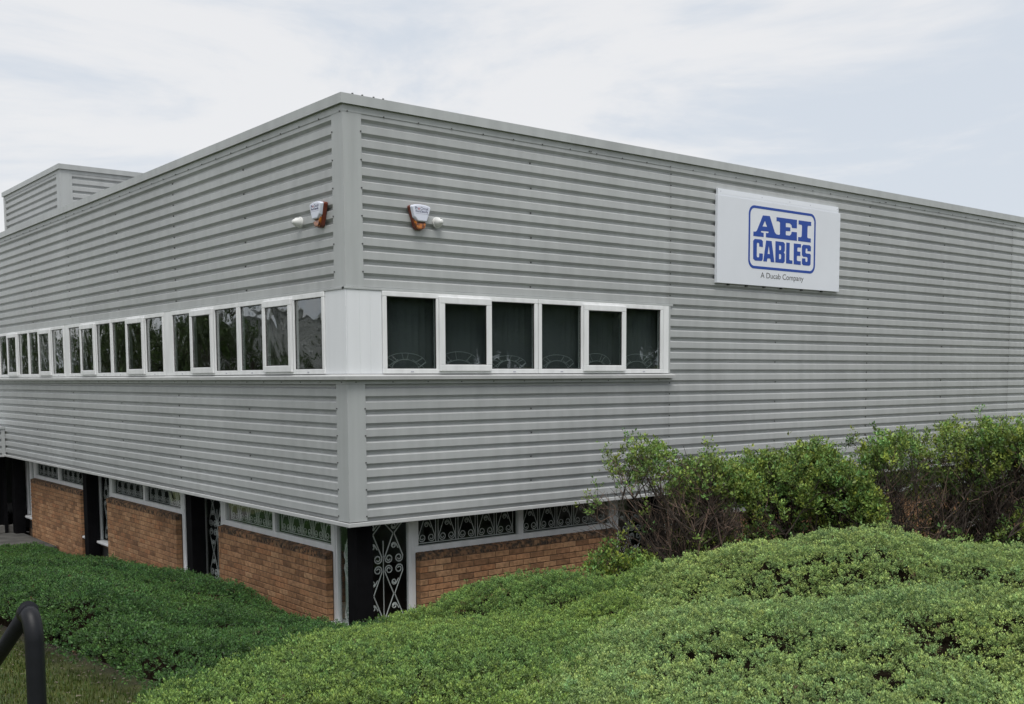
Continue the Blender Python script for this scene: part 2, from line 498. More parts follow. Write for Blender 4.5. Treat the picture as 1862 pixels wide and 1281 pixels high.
def sheet(w, u0, u1, z0, z1, base=0.0, parent=bld, zref=6.35, ox=0.0, m='clad', name='cladding_sheet'):
    """one ribbed sheet on wall w, its crown plane 'base' metres out of the wall plane at offset ox"""
    mb = MB()
    pr = profile(z0, z1, zref)
    n = max(1, int((u1 - u0) / 1.2))
    us = [u0 + (u1 - u0) * i / n for i in range(n + 1)]
    vs = []
    for z, d in pr:
        for u in us:
            q = P(w, u, base - d, z)
            vs.append((q.x + (ox if w == 'L' else 0), q.y + (ox if w == 'R' else 0), q.z))
    fs = []
    nu = len(us)
    for i in range(len(pr) - 1):
        for j in range(nu - 1):
            a = i * nu + j
            f = (a, a + nu, a + nu + 1, a + 1)
            fs.append(f if w == 'R' else f[::-1])
    mb.add(vs, fs)
    return mb.build(name, M[m], parent)

WIN_R = 5.03
# right wall (faces -Y) and left wall (faces -X)
sheet('R', 0.16, WIN_R, 4.55, 6.42, 0.0)
sheet('R', 0.16, WIN_R, 2.0, 3.545, 0.0)
for i, (a, b) in enumerate(((WIN_R, 9.72), (9.72, 14.41), (14.41, LEN_R))):
    sheet('R', a - 0.02, b, 2.0, 6.42, 0.004 if i % 2 == 0 else 0.0)
bays = ((0.16, 4.80), (4.80, 9.62), (9.62, LEN_U))
for i, (a, b) in enumerate(bays):
    sheet('L', a - 0.02 * (i > 0), b, 4.55, 6.42, 0.0024 * (i % 2))
    sheet('L', a - 0.02 * (i > 0), b, 2.0, 3.545, 0.0024 * (i % 2))

# corner flashings: a folded L sheet
def corner_trim(z0, z1, wr=0.22, wl=0.235):
    mb = MB(); t = 0.005
    prof = [(wr, 0.012), (wr, -t), (-t, -t), (-t, wl), (0.012, wl)]
    pts = [Vector((a, b, 0)) for a, b in prof]
    inner = [(wr - 0.003, 0.012), (wr - 0.003, 0), (0, 0), (0, wl - 0.003), (0.012, wl - 0.003)]
    n = len(prof)
    vs = [(a, b, z0) for a, b in prof] + [(a, b, z1) for a, b in prof] + [(a, b, z0) for a, b in inner] + [(a, b, z1) for a, b in inner]
    fs = []
    for i in range(n - 1):
        fs.append((i, i + 1, n + i + 1, n + i))
        fs.append((2 * n + i + 1, 2 * n + i, 3 * n + i, 3 * n + i + 1))
        fs.append((n + i, n + i + 1, 3 * n + i + 1, 3 * n + i))
        fs.append((i + 1, i, 2 * n + i, 2 * n + i + 1))
    mb.add(vs, fs)
    return mb.build('corner_flashing', M['trim'], bld, fix=True)
corner_trim(4.575, 6.398)
corner_trim(2.032, 3.53)

# coping in lengths, with a folded drip, and the flashing strip under it
def coping_run(w, u0, u1, z_top, parent, origin=(0, 0), seg=3.0, corner=True, hh=0.105, out=0.045):
    n = max(1, round((u1 - u0) / seg))
    for i in range(n):
        a = u0 + (u1 - u0) * i / n; b = u0 + (u1 - u0) * (i + 1) / n
        a2 = a - (out if (i == 0 and corner) else 0)
        e = 0.0015 * (i % 2)
        # section (o, z): outer face, slightly sloped top, inner return
        sec = [(0.006, z_top - hh), (out + e, z_top - hh - 0.004), (out + e, z_top - 0.004), (out - 0.02, z_top + e), (-0.28, z_top - 0.03), (-0.28, z_top - 0.14), (-0.26, z_top - 0.14), (-0.26, z_top - 0.045), (0.006, z_top - 0.02)]
        vs, fs = [], []
        for k, u in enumerate((a2, b)):
            for o, z in sec:
                uu = u
                if k == 0 and i == 0 and corner:
                    uu = a - o                       # mitre at the building's corner
                q = P(w, uu, o, z)
                vs.append((q.x + origin[0], q.y + origin[1], q.z))
        ns = len(sec)
        for k in range(ns):
            k2 = (k + 1) % ns
            fs.append((k, k2, ns + k2, ns + k))
        fs.append(tuple(range(ns))); fs.append(tuple(range(ns, 2 * ns))[::-1])
        mb = MB(); mb.add(vs, fs)
        mb.build('coping', M['trim'], parent, fix=True)
coping_run('R', 0, LEN_R, ZT, bld)
coping_run('L', 0, LEN_U, ZT, bld)

def strip(w, u0, u1, o0, o1, z0, z1, name, m, parent=bld, bevel=0.0, origin=(0, 0)):
    mb = MB(); mb.wbox(w, u0, u1, o0, o1, z0, z1)
    mb.v = [(x + origin[0], y + origin[1], z) for x, y, z in mb.v]
    return mb.build(name, m, parent, bevel=bevel)
strip('R', -0.008, LEN_R, 0.003, 0.008, 6.398, 6.474, 'top_flashing', M['trim'])
strip('L', 0.0, LEN_U, 0.003, 0.008, 6.398, 6.474, 'top_flashing', M['trim'])
# window head flashing, sill flashing, strip below it
strip('R', -0.02, 5.062, -0.05, 0.02, 4.545, 4.572, 'head_flashing', M['trim'], bevel=0.004)
strip('L', 0.0, LEN_U, -0.05, 0.02, 4.545, 4.572, 'head_flashing', M['trim'], bevel=0.004)
def sill(w, u0, u1, corner):
    sec = [(0.075, 3.578), (0.078, 3.616), (0.0, 3.64), (-0.06, 3.64), (-0.06, 3.582), (0.06, 3.582)]
    vs, fs = [], []
    for k, u in enumerate((u0, u1)):
        for o, z in sec:
            q = P(w, (u - o) if (k == 0 and corner) else u, o, z); vs.append(tuple(q))
    ns = len(sec)
    for k in range(ns):
        fs.append((k, (k + 1) % ns, ns + (k + 1) % ns, ns + k))
    fs += [tuple(range(ns)), tuple(range(ns, 2 * ns))[::-1]]
    mb = MB(); mb.add(vs, fs); return mb.build('window_sill', M['drip'], bld, fix=True)
sill('R', 0.0, 5.062, True); sill('L', 0.0, LEN_U, True)
strip('R', -0.010, 5.03, 0.004, 0.010, 3.532, 3.574, 'sill_apron', M['trim'])
strip('L', 0.0, LEN_U, 0.004, 0.010, 3.532, 3.574, 'sill_apron', M['trim'])
# drip edge at the soffit (mitred at the corner by stopping the left one short)
strip('R', -0.026, LEN_R, 0.0025, 0.026, 1.978, 2.024, 'drip_edge', M['drip'], bevel=0.006)
strip('L', 0.0, LEN_U, 0.0025, 0.026, 1.978, 2.024, 'drip_edge', M['drip'], bevel=0.006)

# screws: rows in the sheets and along the flashings, one joined set
def screws():
    mb = MB()
    def s(w, u, z, o=0.002, r=0.0075):
        q = P(w, u, o, z)
        mb.wbox(w, u - r, u + r, o - 0.004, o + 0.007, z - r, z + r)
    zc = [6.35 - PITCH * k - 0.0375 for k in range(0, 30)]          # trough centres
    zr = [6.35 - PITCH * k + 0.012 for k in range(0, 30)]
    for w, joints, mids, length in (('R', (5.06, 9.75, 14.44), (2.60, 7.36, 12.05, 16.7), LEN_R), ('L', (4.78, 9.60), (2.50, 7.13, 11.95), LEN_L)):
        for k, z in enumerate(zc):
            inwin = 3.5 < z < 4.6
            for u in joints:
                if inwin and (w == 'L'): continue
                if z > 2.05: s(w, u, z + random.uniform(-.004, .004), -DEP + 0.004)
            if k % 2 == 1:
                for u in mids:
                    if inwin and (w == 'L' or u < 5.1): continue
                    if z > 2.05: s(w, u + random.uniform(-.01, .01), z, -DEP + 0.004)
        for k, z in enumerate(zr):
            if k % 2 == 1 and z > 2.05 and not (3.55 < z < 4.56):
                s(w, 0.212 if w == 'R' else 0.222, z, 0.006, 0.007)
        u = 0.05
        while u < length:
            s(w, u, 6.402, 0.009, 0.006); u += 0.45
        u = 0.1
        while u < (5.0 if w == 'R' else length):
            s(w, u, 3.552, 0.010, 0.0055); u += 0.47
    for u in (0.12, 0.24, 0.38, 0.5):                                # rivets standing on the coping's top edge
        mb.box(u - .008, u + .008, -0.012, 0.004, ZT - 0.003, ZT + 0.018)
    for u in (7.4 + 0.0, 7.43, 3.52, 3.55, 10.1, 10.13):
        s('R', u, 6.415, 0.009, 0.006)
    o = mb.build('screw_heads', M['screw'], bld)
    o['kind'] = 'stuff'
screws()

# first floor, roof, soffit, inner rooms
def slab(x0, x1, y0, y1, z0, z1, name, m, parent=bld):
    mb = MB(); mb.box(x0, x1, y0, y1, z0, z1); return mb.build(name, m, parent)
slab(0.07, LEN_R - .05, 0.07, 18.5, 6.30, 6.44, 'roof_deck', M['roof'])
slab(0.07, LEN_R - .05, 0.07, 18.5, 3.40, 3.55, 'floor_slab', M['dark'])
slab(0.006, LEN_R, 0.006, 18.5, 1.995, 2.02, 'soffit', M['soffit'])
slab(0.07, 0.10, 0.07, LEN_U, 4.60, 6.30, 'inner_lining', M['dark'])
slab(0.102, LEN_R, 0.07, 0.10, 4.60, 6.30, 'inner_lining', M['dark'])
slab(0.07, 0.10, 0.07, LEN_U, 2.03, 3.40, 'inner_lining', M['dark'])
slab(0.102, LEN_R, 0.07, 0.10, 2.03, 3.40, 'inner_lining', M['dark'])
slab(5.1, LEN_R, 0.07, 0.10, 3.56, 4.6, 'inner_lining', M['dark'])
slab(3.2, 3.3, 2.5, 18.4, 3.55, 6.30, 'inner_wall', M['room'])
slab(0.1, 12.0, 18.40, 18.5, -0.2, 6.30, 'inner_wall', M['room'])
slab(LEN_R - .12, LEN_R - .05, 0.12, 18.4, -0.2, 6.29, 'outer_wall', M['dark'])
slab(3.32, LEN_R - .15, 3.2, 3.3, 3.55, 6.29, 'inner_wall', M['room'])
slab(3.6, 3.7, 3.9, 18.3, 0.55, 1.99, 'inner_wall', M['room'])
slab(3.72, LEN_R - .15, 3.9, 4.0, 0.55, 1.99, 'inner_wall', M['room'])
slab(0.46, LEN_R - .15, 0.46, 18.3, 0.40, 0.56, 'floor_slab', M['dark'])

# ------------------------------------------------------------------ first-floor windows
def window(w, ua, ub, zlo=3.642, zhi=4.543, flip=False, wires=False, blinds=False):
    """three-light window, top-hung sash in the middle; ua < ub along the wall"""
    c = P(w, (ua + ub) / 2, 0, zlo)
    win = bpy.data.objects.new('upper_window', None); COL.objects.link(win); win.parent = bld; win.location = c
    F = 0.055; o0, o1 = -0.035, 0.03
    L3 = (ub - ua) / 3
    mb = MB()
    mb.wbox(w, ua, ub, o0, o1, zlo, zlo + F); mb.wbox(w, ua, ub, o0, o1, zhi - F, zhi)
    for u0, u1 in ((ua + 0.003, ua + F), (ub - F, ub - 0.003), (ua + L3 - F / 2, ua + L3 + F / 2), (ua + 2 * L3 - F / 2, ua + 2 * L3 + F / 2)):
        mb.wbox(w, u0, u1, o0, o1 - 0.001, zlo + F, zhi - F)
    mb.build('frame', M['white'], win, bevel=0.005)
    for k in range(3):
        a = ua + k * L3 + (F if k == 0 else F / 2); b = ua + (k + 1) * L3 - (F if k == 2 else F / 2)
        za, zb = zlo + F, zhi - F
        if k == 1:
            S = 0.075
            a0, b0, z0, z1 = a - 0.03, b + 0.03, za - 0.028, zb + 0.022
            sb = MB()
            sb.wbox(w, a0, b0, o1 + 0.002, o1 + 0.032, z0, z0 + S); sb.wbox(w, a0, b0, o1 + 0.002, o1 + 0.032, z1 - S, z1)
            sb.wbox(w, a0, a0 + S, o1 + 0.002, o1 + 0.031, z0 + S, z1 - S); sb.wbox(w, b0 - S, b0, o1 + 0.002, o1 + 0.031, z0 + S, z1 - S)
            sash = sb.build('sash', M['white'], win, bevel=0.006)
            a, b, za, zb = a0 + S, b0 - S, z0 + S, z1 - S
            po = o1 + 0.012
        else:
            po = 0.008
        gk = MB(); g = 0.009
        gk.wbox(w, a, b, po - 0.006, po + 0.007, za, za + g); gk.wbox(w, a, b, po - 0.006, po + 0.007, zb - g, zb)
        gk.wbox(w, a, a + g, po - 0.006, po + 0.006, za + g, zb - g); gk.wbox(w, b - g, b, po - 0.006, po + 0.006, za + g, zb - g)
        gk.build('gasket', M['gasket'], win)
        pb = MB(); pb.wbox(w, a + g, b - g, po - 0.003, po + 0.003, za + g, zb - g)
        pb.build('pane', M['glass'], win)
        if blinds and k == 0:
            u = ua - 0.02
            while u < ub + (0.02 if ub < 3 else 0.16):
                bm_ = MB(); ang = R(34 + random.uniform(-16, 12)); hw = 0.044
                p0 = (u - hw * math.cos(ang), -0.16 - hw * math.sin(ang)); p1 = (u + hw * math.cos(ang), -0.16 + hw * math.sin(ang))
                mid = (u, -0.165)
                vs = []
                for z in (zlo - 0.02, zhi + 0.05):
                    for (uu, oo) in (p0, mid, p1):
                        vs.append(tuple(P(w, uu, oo, z)))
                    for (uu, oo) in (p1, mid, p0):
                        vs.append(tuple(P(w, uu, oo - 0.0015, z)))
                bm_.add(vs, [(i, (i + 1) % 6, 6 + (i + 1) % 6, 6 + i) for i in range(6)] + [(0, 1, 4, 5), (1, 2, 3, 4)])
                bm_.build('blind_slat', M['blind'], win, fix=True)
                u += 0.092
        if wires:
            # bent-wire rail standing inside the pane: an arch with spokes and a lower bow
            wb = MB(); r = 0.0042; oo = -0.085
            cx = (a + b) / 2 + random.uniform(-.05, .05); hw = (b - a) / 2 * random.uniform(0.78, 1.0); ht = random.uniform(0.15, 0.24)
            zb0 = zlo + F + 0.005
            def arc(c0, wid, zbase, h, n=14, lo=0, hi=math.pi):
                return [P(w, c0 - wid * math.cos(lo + (hi - lo) * i / n), oo, zbase + h * math.sin(lo + (hi - lo) * i / n)) for i in range(n + 1)]
            wb.tube(arc(cx, hw, zb0 + 0.06, ht - 0.06), r, 4)
            wb.tube(arc(cx, hw * 0.66, zb0 - 0.01, 0.11), r * 1.2, 4)
            for t in sorted(random.sample((0.18, 0.27, 0.36, 0.45, 0.55, 0.64, 0.73, 0.82), random.randint(3, 6))):
                tt = t * math.pi
                p1 = P(w, cx - hw * math.cos(tt), oo, zb0 + 0.06 + (ht - 0.06) * math.sin(tt))
                p0 = P(w, cx - hw * 0.66 * math.cos(tt * 0.8 + 0.31), oo, zb0 - 0.01 + 0.11 * math.sin(tt * 0.8 + 0.31))
                wb.tube([p0, (p0 + p1) / 2 + Vector((random.uniform(-.008, .008), 0, 0)), p1], r, 4)
            for sg in (-1, 1):
                wb.tube([P(w, cx + sg * hw, oo, zb0 + 0.07), P(w, cx + sg * hw * 0.6, oo, zb0 + 0.0)], r * 1.4, 4)
                wb.tube([P(w, cx + sg * hw * 0.95, oo, zb0 + 0.0), P(w, cx + sg * hw * 0.35, oo, zb0 + 0.10)], r, 4)
            wb.build('wire_rail', M['greyiron'], win)
    # drain caps
    db = MB()
    for t in (0.17, 0.83):
        u = ua + (ub - ua) * t
        db.wbox(w, u - 0.02, u + 0.02, o1 - 0.001, o1 + 0.004, zlo + 0.018, zlo + 0.028)
    db.build('drain_cap', M['lightgrey'], win)
    return win

window('R', 0.44, 2.660, wires=True, blinds=True)
window('R', 2.666, 4.868, wires=True, blinds=True)
for a, b in ((0.434, 2.622), (2.628, 4.837), (5.119, 7.346), (7.352, 9.586), (9.83, 12.09), (12.096, LEN_L + 0.05), (14.40, 16.60)):
    window('L', a, b)
for a, b in ((4.840, 5.116), (9.589, 9.827), (14.303, 14.397), (16.603, 18.58)):
    strip('L', a, b, -0.03, 0.022, 3.642, 4.543, 'window_post', M['white'])
strip('R', 4.871, 4.972, -0.03, 0.026, 3.642, 4.543, 'window_post', M['white'])
strip('R', 4.974, 5.012, -0.03, 0.020, 3.642, 4.543, 'window_post', M['trim'])
# white boards round the corner, in tongued strips
for a, b in ((0.006, 0.1590), (0.1600, 0.2920), (0.2930, 0.437)):
    strip('R', a, b, -0.03, 0.010, 3.642, 4.543, 'corner_board', M['panel'])
strip('L', -0.010, 0.430, -0.004, 0.010, 3.642, 4.543, 'corner_board', M['panel'])
# ------------------------------------------------------------------ ground floor
BO = -0.335          # brick face (out coordinate, negative = inset)
GO = -0.465           # window plane
WALLS = {'R': [(1.14, 4.376), (5.80, 9.02), (10.44, 13.7), (15.1, 18.3)], 'L': [(1.16, 4.27), (5.82, 9.0), (10.44, 13.75)]}
BL, BH, JT = 0.215, 0.065, 0.010
CAPZ = 1.445

brick_cache = {}
def brick_mesh(kind, w, var):
    key = (kind, w, var)
    if key in brick_cache: return brick_cache[key]
    r_ = random.Random(hash(key) & 0xffff)
    L, H = {'full': (BL, BH), 'half': (0.1025, BH), 'quarter': (0.047, BH), 'head': (0.1025, 0.066)}[kind]
    D = 0.09
    j = lambda s=0.0016: r_.uniform(-s, s)
    c = 0.004
    # front face chamfered all round: 8 front verts + 4 back
    front = [(c + j(), 0.0, c + j()), (L - c + j(), 0.0, c + j()), (L - c + j(), 0.0, H - c + j()), (c + j(), 0.0, H - c + j())]
    edge = [(j(), -c, j()), (L + j(), -c, j()), (L + j(), -c, H + j()), (j(), -c, H + j())]
    back = [(0, -D, 0), (L, -D, 0), (L, -D, H), (0, -D, H)]
    vs = [tuple(P(w, u, o, z)) for u, o, z in front + edge + back]
    fs = [(0, 1, 2, 3)]
    for k in range(4):
        k2 = (k + 1) % 4
        fs.append((4 + k, 4 + k2, k2, k)); fs.append((8 + k, 8 + k2, 4 + k2, 4 + k))
    if kind == 'head':       # weathered slope rising behind the face
        vs[10] = tuple(P(w, L, -D, H + 0.022)); vs[11] = tuple(P(w, 0, -D, H + 0.022))
    me = bpy.data.meshes.new('brick')
    me.from_pydata(vs, [], fs)
    bm = bmesh.new(); bm.from_mesh(me); bmesh.ops.recalc_face_normals(bm, faces=bm.faces[:]); bm.to_mesh(me); bm.free()
    me.materials.append(M['cap'] if kind == 'head' else M['brick'])
    brick_cache[key] = me
    return me

def brick_panel(w, ua, ub, single_to):
    """backing of mortar + bricks; rows above single_to(u) are objects of their own, the rest one joined part"""
    org = P(w, ua, BO, 0.0)
    wall = MB(); wall.wbox(w, ua + 0.004, ub - 0.004, GO - 0.05, BO - 0.009, -0.1, CAPZ + 0.055)
    wall.v = [tuple(v) for v in wall.v]
    base = bpy.data.objects.new('brick_wall', None); COL.objects.link(base); base.parent = bld; base.location = org
    wall.build('mortar', M['mortar'], base)
    jv, jf, jr = [], [], []
    def put(kind, u, z, single):
        me = brick_mesh(kind, w, random.randrange(3))
        q = P(w, u, BO + random.uniform(-0.0015, 0.0015), z)
        if single:
            o = bpy.data.objects.new('cap_brick' if kind == 'head' else 'brick', me); COL.objects.link(o)
            o.parent = base; o.location = q - org
        else:
            b0 = len(jv); r_ = random.random()
            for v in me.vertices: jv.append(tuple(v.co + q)); jr.append(r_)
            for p in me.polygons: jf.append(tuple(i + b0 for i in p.vertices))
    row = 0
    z = CAPZ - 0.075
    while z > 0.0:
        u = ua
        first = True
        while u < ub - 0.03:
            kind = 'half' if (first and row % 2) else 'full'
            first = False
            L = BL if kind == 'full' else 0.1025
            if u + L > ub + 0.002:
                rem = ub - u
                kind = 'half' if rem >= 0.09 else 'quarter'
                L = {'half': 0.1025, 'quarter': 0.047}[kind]
                if u + L > ub + 0.006: break
            put(kind, u, z, single_to is not None and z > single_to(u + L / 2))
            u += L + JT
        z -= 0.075; row += 1
    jfh = len(jf)
    n = int((ub - ua + JT) / 0.1125)
    st = (ub - ua + JT) / n
    hv, hf, hr = [], [], []
    for k in range(n):
        if single_to is not None:
            put('head', ua + k * st, CAPZ, True)
        else:
            me = brick_mesh('head', w, random.randrange(3)); q = P(w, ua + k * st, BO, CAPZ)
            b0 = len(hv); r_ = random.random()
            for v in me.vertices: hv.append(tuple(v.co + q)); hr.append(r_)
            for p in me.polygons: hf.append(tuple(i + b0 for i in p.vertices))
    for nm, v_, f_, r_, mm in (('brick_rows', jv, jf, jr, M['brick']), ('cap_course', hv, hf, hr, M['cap'])):
        if not v_: continue
        mb = MB(); mb.v = v_; mb.f = f_
        o = mb.build(nm, mm, base); o['kind'] = 'stuff'
        a = o.data.attributes.new('rnd', 'FLOAT', 'POINT'); a.data.foreach_set('value', r_)
    # brick returns at both ends are the bricks' own ends against a mortar edge
    return base

brick_panel('R', *WALLS['R'][0], lambda u: 0.80 + 0.14 * max(0, u - 1.1))
brick_panel('L', *WALLS['L'][0], lambda u: 0.62 + 0.08 * max(0, u - 1.1))
for s_ in WALLS['R'][1:]: brick_panel('R', *s_, None)
for s_ in WALLS['L'][1:]: brick_panel('L', *s_, None)

def spiral(w, cu, cz, r0, turns, a0, sgn, o, n=14):
    """points running from the outer end into the curl"""
    out = []
    for i in range(n + 1):
        t = i / n
        r = r0 * (1 - 0.72 * t)
        a = a0 + sgn * turns * 2 * math.pi * t
        out.append(P(w, cu + r * math.cos(a), o, cz + r * math.sin(a)))
    return out

def heart_unit(mb, w, u0, u1, z0, z1, o, r=0.0055, up=True, bars=True):
    """scrolled heart: two curls at the base, two straight sides meeting at the apex, small curl below the apex"""
    cu = (u0 + u1) / 2; hw = (u1 - u0) / 2
    fz = (lambda z: z) if up else (lambda z: z0 + z1 - z)
    h = z1 - z0
    rr = hw * 0.40
    for sg in (-1, 1):
        cx = cu + sg * hw * 0.5; cz = z0 + rr * 1.15
        pts = []
        # apex down the side, round under the curl and into its centre
        side = Vector((cu + sg * 0.008, 0, z1)); tang = (cx + sg * rr, cz + 0.02)
        for t in (0, 0.5, 1):
            pts.append((side.x + (tang[0] - side.x) * t, side.z + (tang[1] - side.z) * t))
        n = 16
        for i in range(1, n + 1):
            t = i / n; rad = rr * (1 - 0.68 * t); ang = -t * 1.45 * 2 * math.pi
            pts.append((cx + sg * rad * math.cos(ang), cz + rad * math.sin(ang)))
        mb.tube([P(w, u, o, fz(z)) for u, z in pts], r, 4)
    # inner curl
    cz = z0 + h * 0.60; r2 = hw * 0.27
    pts = [(cu + hw * 0.45, z0 + h * 0.50)]
    for i in range(13):
        t = i / 12; ang = 0.2 + t * 1.5 * 2 * math.pi; rad = r2 * (1 - 0.65 * t)
        pts.append((cu + rad * math.cos(ang), cz + rad * math.sin(ang)))
    mb.tube([P(w, u, o, fz(z)) for u, z in pts], r, 4)

def grille_band(w, ua, ub, z0, z1, parent, nun):
    """one grille part per light: upright bars with a heart between each pair"""
    mb = MB(); o = GO - 0.05; st = (ub - ua) / nun
    for k in range(nun):
        a = ua + k * st + 0.018; b = ua + (k + 1) * st - 0.018
        for u in (a, b):
            mb.tube([P(w, u, o, z0), P(w, u, o, z1)], 0.0055, 4)
        heart_unit(mb, w, a, b, z0, z0 + 0.36, o)
        for sg in (-1, 1):
            mb.tube(spiral(w, (a + b) / 2 + sg * (b - a) * 0.25, z0 + 0.36, (b - a) * 0.2, 1.2, math.pi / 2, -sg, o, 12), 0.005, 4)
    mb.tube([P(w, ua, o, z0 - 0.004), P(w, ub, o, z0 - 0.004)], 0.006, 4)
    mb.build('window_grille', M['iron'], parent)

def grille_tall(w, ua, ub, z0, z1, parent):
    mb = MB(); o = GO - 0.05; nun = max(1, round((ub - ua) / 0.29)); st = (ub - ua) / nun
    zs = [z0, z0 + 0.36, z0 + 0.72, z0 + 1.08, z1]
    for k in range(nun):
        a = ua + k * st; b = a + st
        for j in range(len(zs) - 1):
            heart_unit(mb, w, a + 0.006, b - 0.006, zs[j] + 0.003, zs[j + 1] - 0.003, o, 0.0075, up=(j % 2 == 0))
        if k: mb.tube([P(w, a, o, z0), P(w, a, o, z0 + 1.0)], 0.006, 4)
    mb.build('window_grille', M['iron'], parent)

def ground_window(w, ua, ub):
    """two-light strip window over a brick panel"""
    win = bpy.data.objects.new('strip_window', None); COL.objects.link(win); win.parent = bld; win.location = P(w, (ua + ub) / 2, GO, 1.5)
    F = 0.075; z0, z1 = 1.525, 1.993
    mb = MB(); um = (ua + ub) / 2
    mb.wbox(w, ua, ub, GO - 0.04, GO + 0.03, z0, z0 + F)
    for u0, u1 in ((ua, ua + 0.05), (ub - 0.05, ub), (um - 0.04, um + 0.04)):
        mb.wbox(w, u0, u1, GO - 0.04, GO + 0.029, z0 + F, z1)
    mb.build('frame', M['white'], win, bevel=0.006)
    for a, b in ((ua + 0.05, um - 0.04), (um + 0.04, ub - 0.05)):
        pb = MB(); pb.wbox(w, a, b, GO - 0.004, GO + 0.002, z0 + F, z1); pb.build('pane', M['glass2'], win)
        grille_band(w, a + 0.02, b - 0.02, z0 + F + 0.02, z1, win, 5)

def slot_window(w, ua, ub, nobrick_end=False, zb=0.64):
    """full-height slot between brick panels behind a column"""
    win = bpy.data.objects.new('slot_window', None); COL.objects.link(win); win.parent = bld; win.location = P(w, (ua + ub) / 2, GO, zb)
    z1 = 1.993; um = (ua + ub) / 2
    posts = [(ua, ua + 0.10), (ub - 0.10, ub)]
    lights = [(ua + 0.10, um - 0.05), (um + 0.05, ub - 0.10)]
    posts.append((um - 0.05, um + 0.05))
    if nobrick_end:
        posts = [(ub - 0.10, ub)]; lights = [(ua, ub - 0.10)]
    mb = MB()
    for a, b in posts:
        mb.wbox(w, a, b, GO - 0.02, GO + 0.030, zb + 0.05, z1)
        mb.wbox(w, a + 0.035, b - 0.035, GO + 0.030, GO + 0.038, zb + 0.05, z1 - 0.002)
    mb.build('frame', M['white'], win, bevel=0.005)
    sb = MB(); sb.wbox(w, ua - (0 if nobrick_end else 0.05), ub + 0.05, GO - 0.05, GO + 0.12, zb, zb + 0.045)
    sb.build('sill', M['white'], win, bevel=0.012)
    for a, b in lights:
        pb = MB(); pb.wbox(w, a, b, GO - 0.004, GO + 0.002, zb + 0.05, z1); pb.build('pane', M['glass2'], win)
        grille_tall(w, a + 0.01, b - 0.01, zb + 0.06, z1, win)
    lb = MB(); lb.wbox(w, ua, ub, GO - 0.06, GO, -0.1, zb - 0.002); lb.build('plinth', M['mortar'], win)

for w in ('R', 'L'):
    for a, b in WALLS[w]: ground_window(w, a - 0.005, b + 0.005)
slot_window('R', 0.44, 1.138, True); slot_window('L', 0.44, 1.158, True)
slot_window('R', 4.385, 5.79); slot_window('R', 9.03, 10.43); slot_window('R', 13.71, 15.09)
slot_window('L', 4.28, 5.81); slot_window('L', 9.01, 10.43); slot_window('L', 13.76, 14.5)
# a few pale things indoors seen through the corner glass
mb = MB(); mb.box(0.55, 0.80, 0.95, 1.3, 0.565, 0.86); mb.build('indoor_cabinet', M['pale'], bld)
strip('L', 0.52, 1.04, -0.56, -0.53, 0.57, 1.62, 'glass_backing_board', M['pale'])  # pale board added behind the glass to brighten it like a lit curtain

def column(x, y):
    mb = MB(); mb.box(x - 0.105, x + 0.105, y - 0.105, y + 0.105, -0.1, 1.992)
    mb.build('black_column', M['black'], bld, bevel=0.006)
column(0.305, 0.305)
for u in (4.97, 9.72, 14.42): column(0.305, u) if u < 14 else column(0.255, u)
for u in (5.05, 9.73, 14.4): column(u, 0.305)

# ------------------------------------------------------------------ raised roof block behind the left parapet
TX, TY, TZ = 1.302, 14.15, 8.175
tow = empty('rooftop_block', (TX, TY, 6.44), 'raised grey clad block on the roof behind the left parapet', 'roof block')
def tsheet(w, u0, u1):
    mb = MB(); pr = profile(6.45, TZ - 0.16, zref=TZ - 0.235)
    vs, fs = [], []
    for z, d in pr:
        for u in (u0, u1):
            q = P(w, u, -d, z); vs.append((q.x + TX, q.y + TY, q.z))
    for i in range(len(pr) - 1):
        f = (2 * i, 2 * i + 2, 2 * i + 3, 2 * i + 1); fs.append(f if w == 'R' else f[::-1])
    mb.add(vs, fs); return mb.build('cladding_sheet', M['clad'], tow)
tsheet('R', 0.2, 9.0); tsheet('L', 0.2, 4.55)
mb = MB(); mb.box(TX - .006, TX + 0.24, TY - .006, TY + 0.02, 6.45, TZ - 0.17); mb.build('corner_flashing', M['trim'], tow)
mb = MB(); mb.box(TX - .0065, TX + 0.02, TY + 0.021, TY + 0.27, 6.45, TZ - 0.17); mb.build('corner_flashing', M['trim'], tow)
mb = MB(); mb.box(TX - .0075, TX + 0.10, TY + 4.46, TY + 4.62, 6.45, TZ - 0.15); mb.build('end_flashing', M['drip'], tow)
coping_run('R', 0, 9.0, TZ, tow, origin=(TX, TY)); coping_run('L', 0, 4.62, TZ, tow, origin=(TX, TY), seg=4.6)
strip('R', -0.008, 9.0, 0.003, 0.008, TZ - 0.18, TZ - 0.105, 'top_flashing', M['trim'], tow, origin=(TX, TY))
strip('L', 0.0, 4.6, 0.003, 0.008, TZ - 0.18, TZ - 0.105, 'top_flashing', M['trim'], tow, origin=(TX, TY))
mb = MB(); mb.box(TX + .06, TX + 9, TY + .06, TY + 4.5, 6.445, TZ - 0.10); mb.build('inner_core', M['dark'], tow)

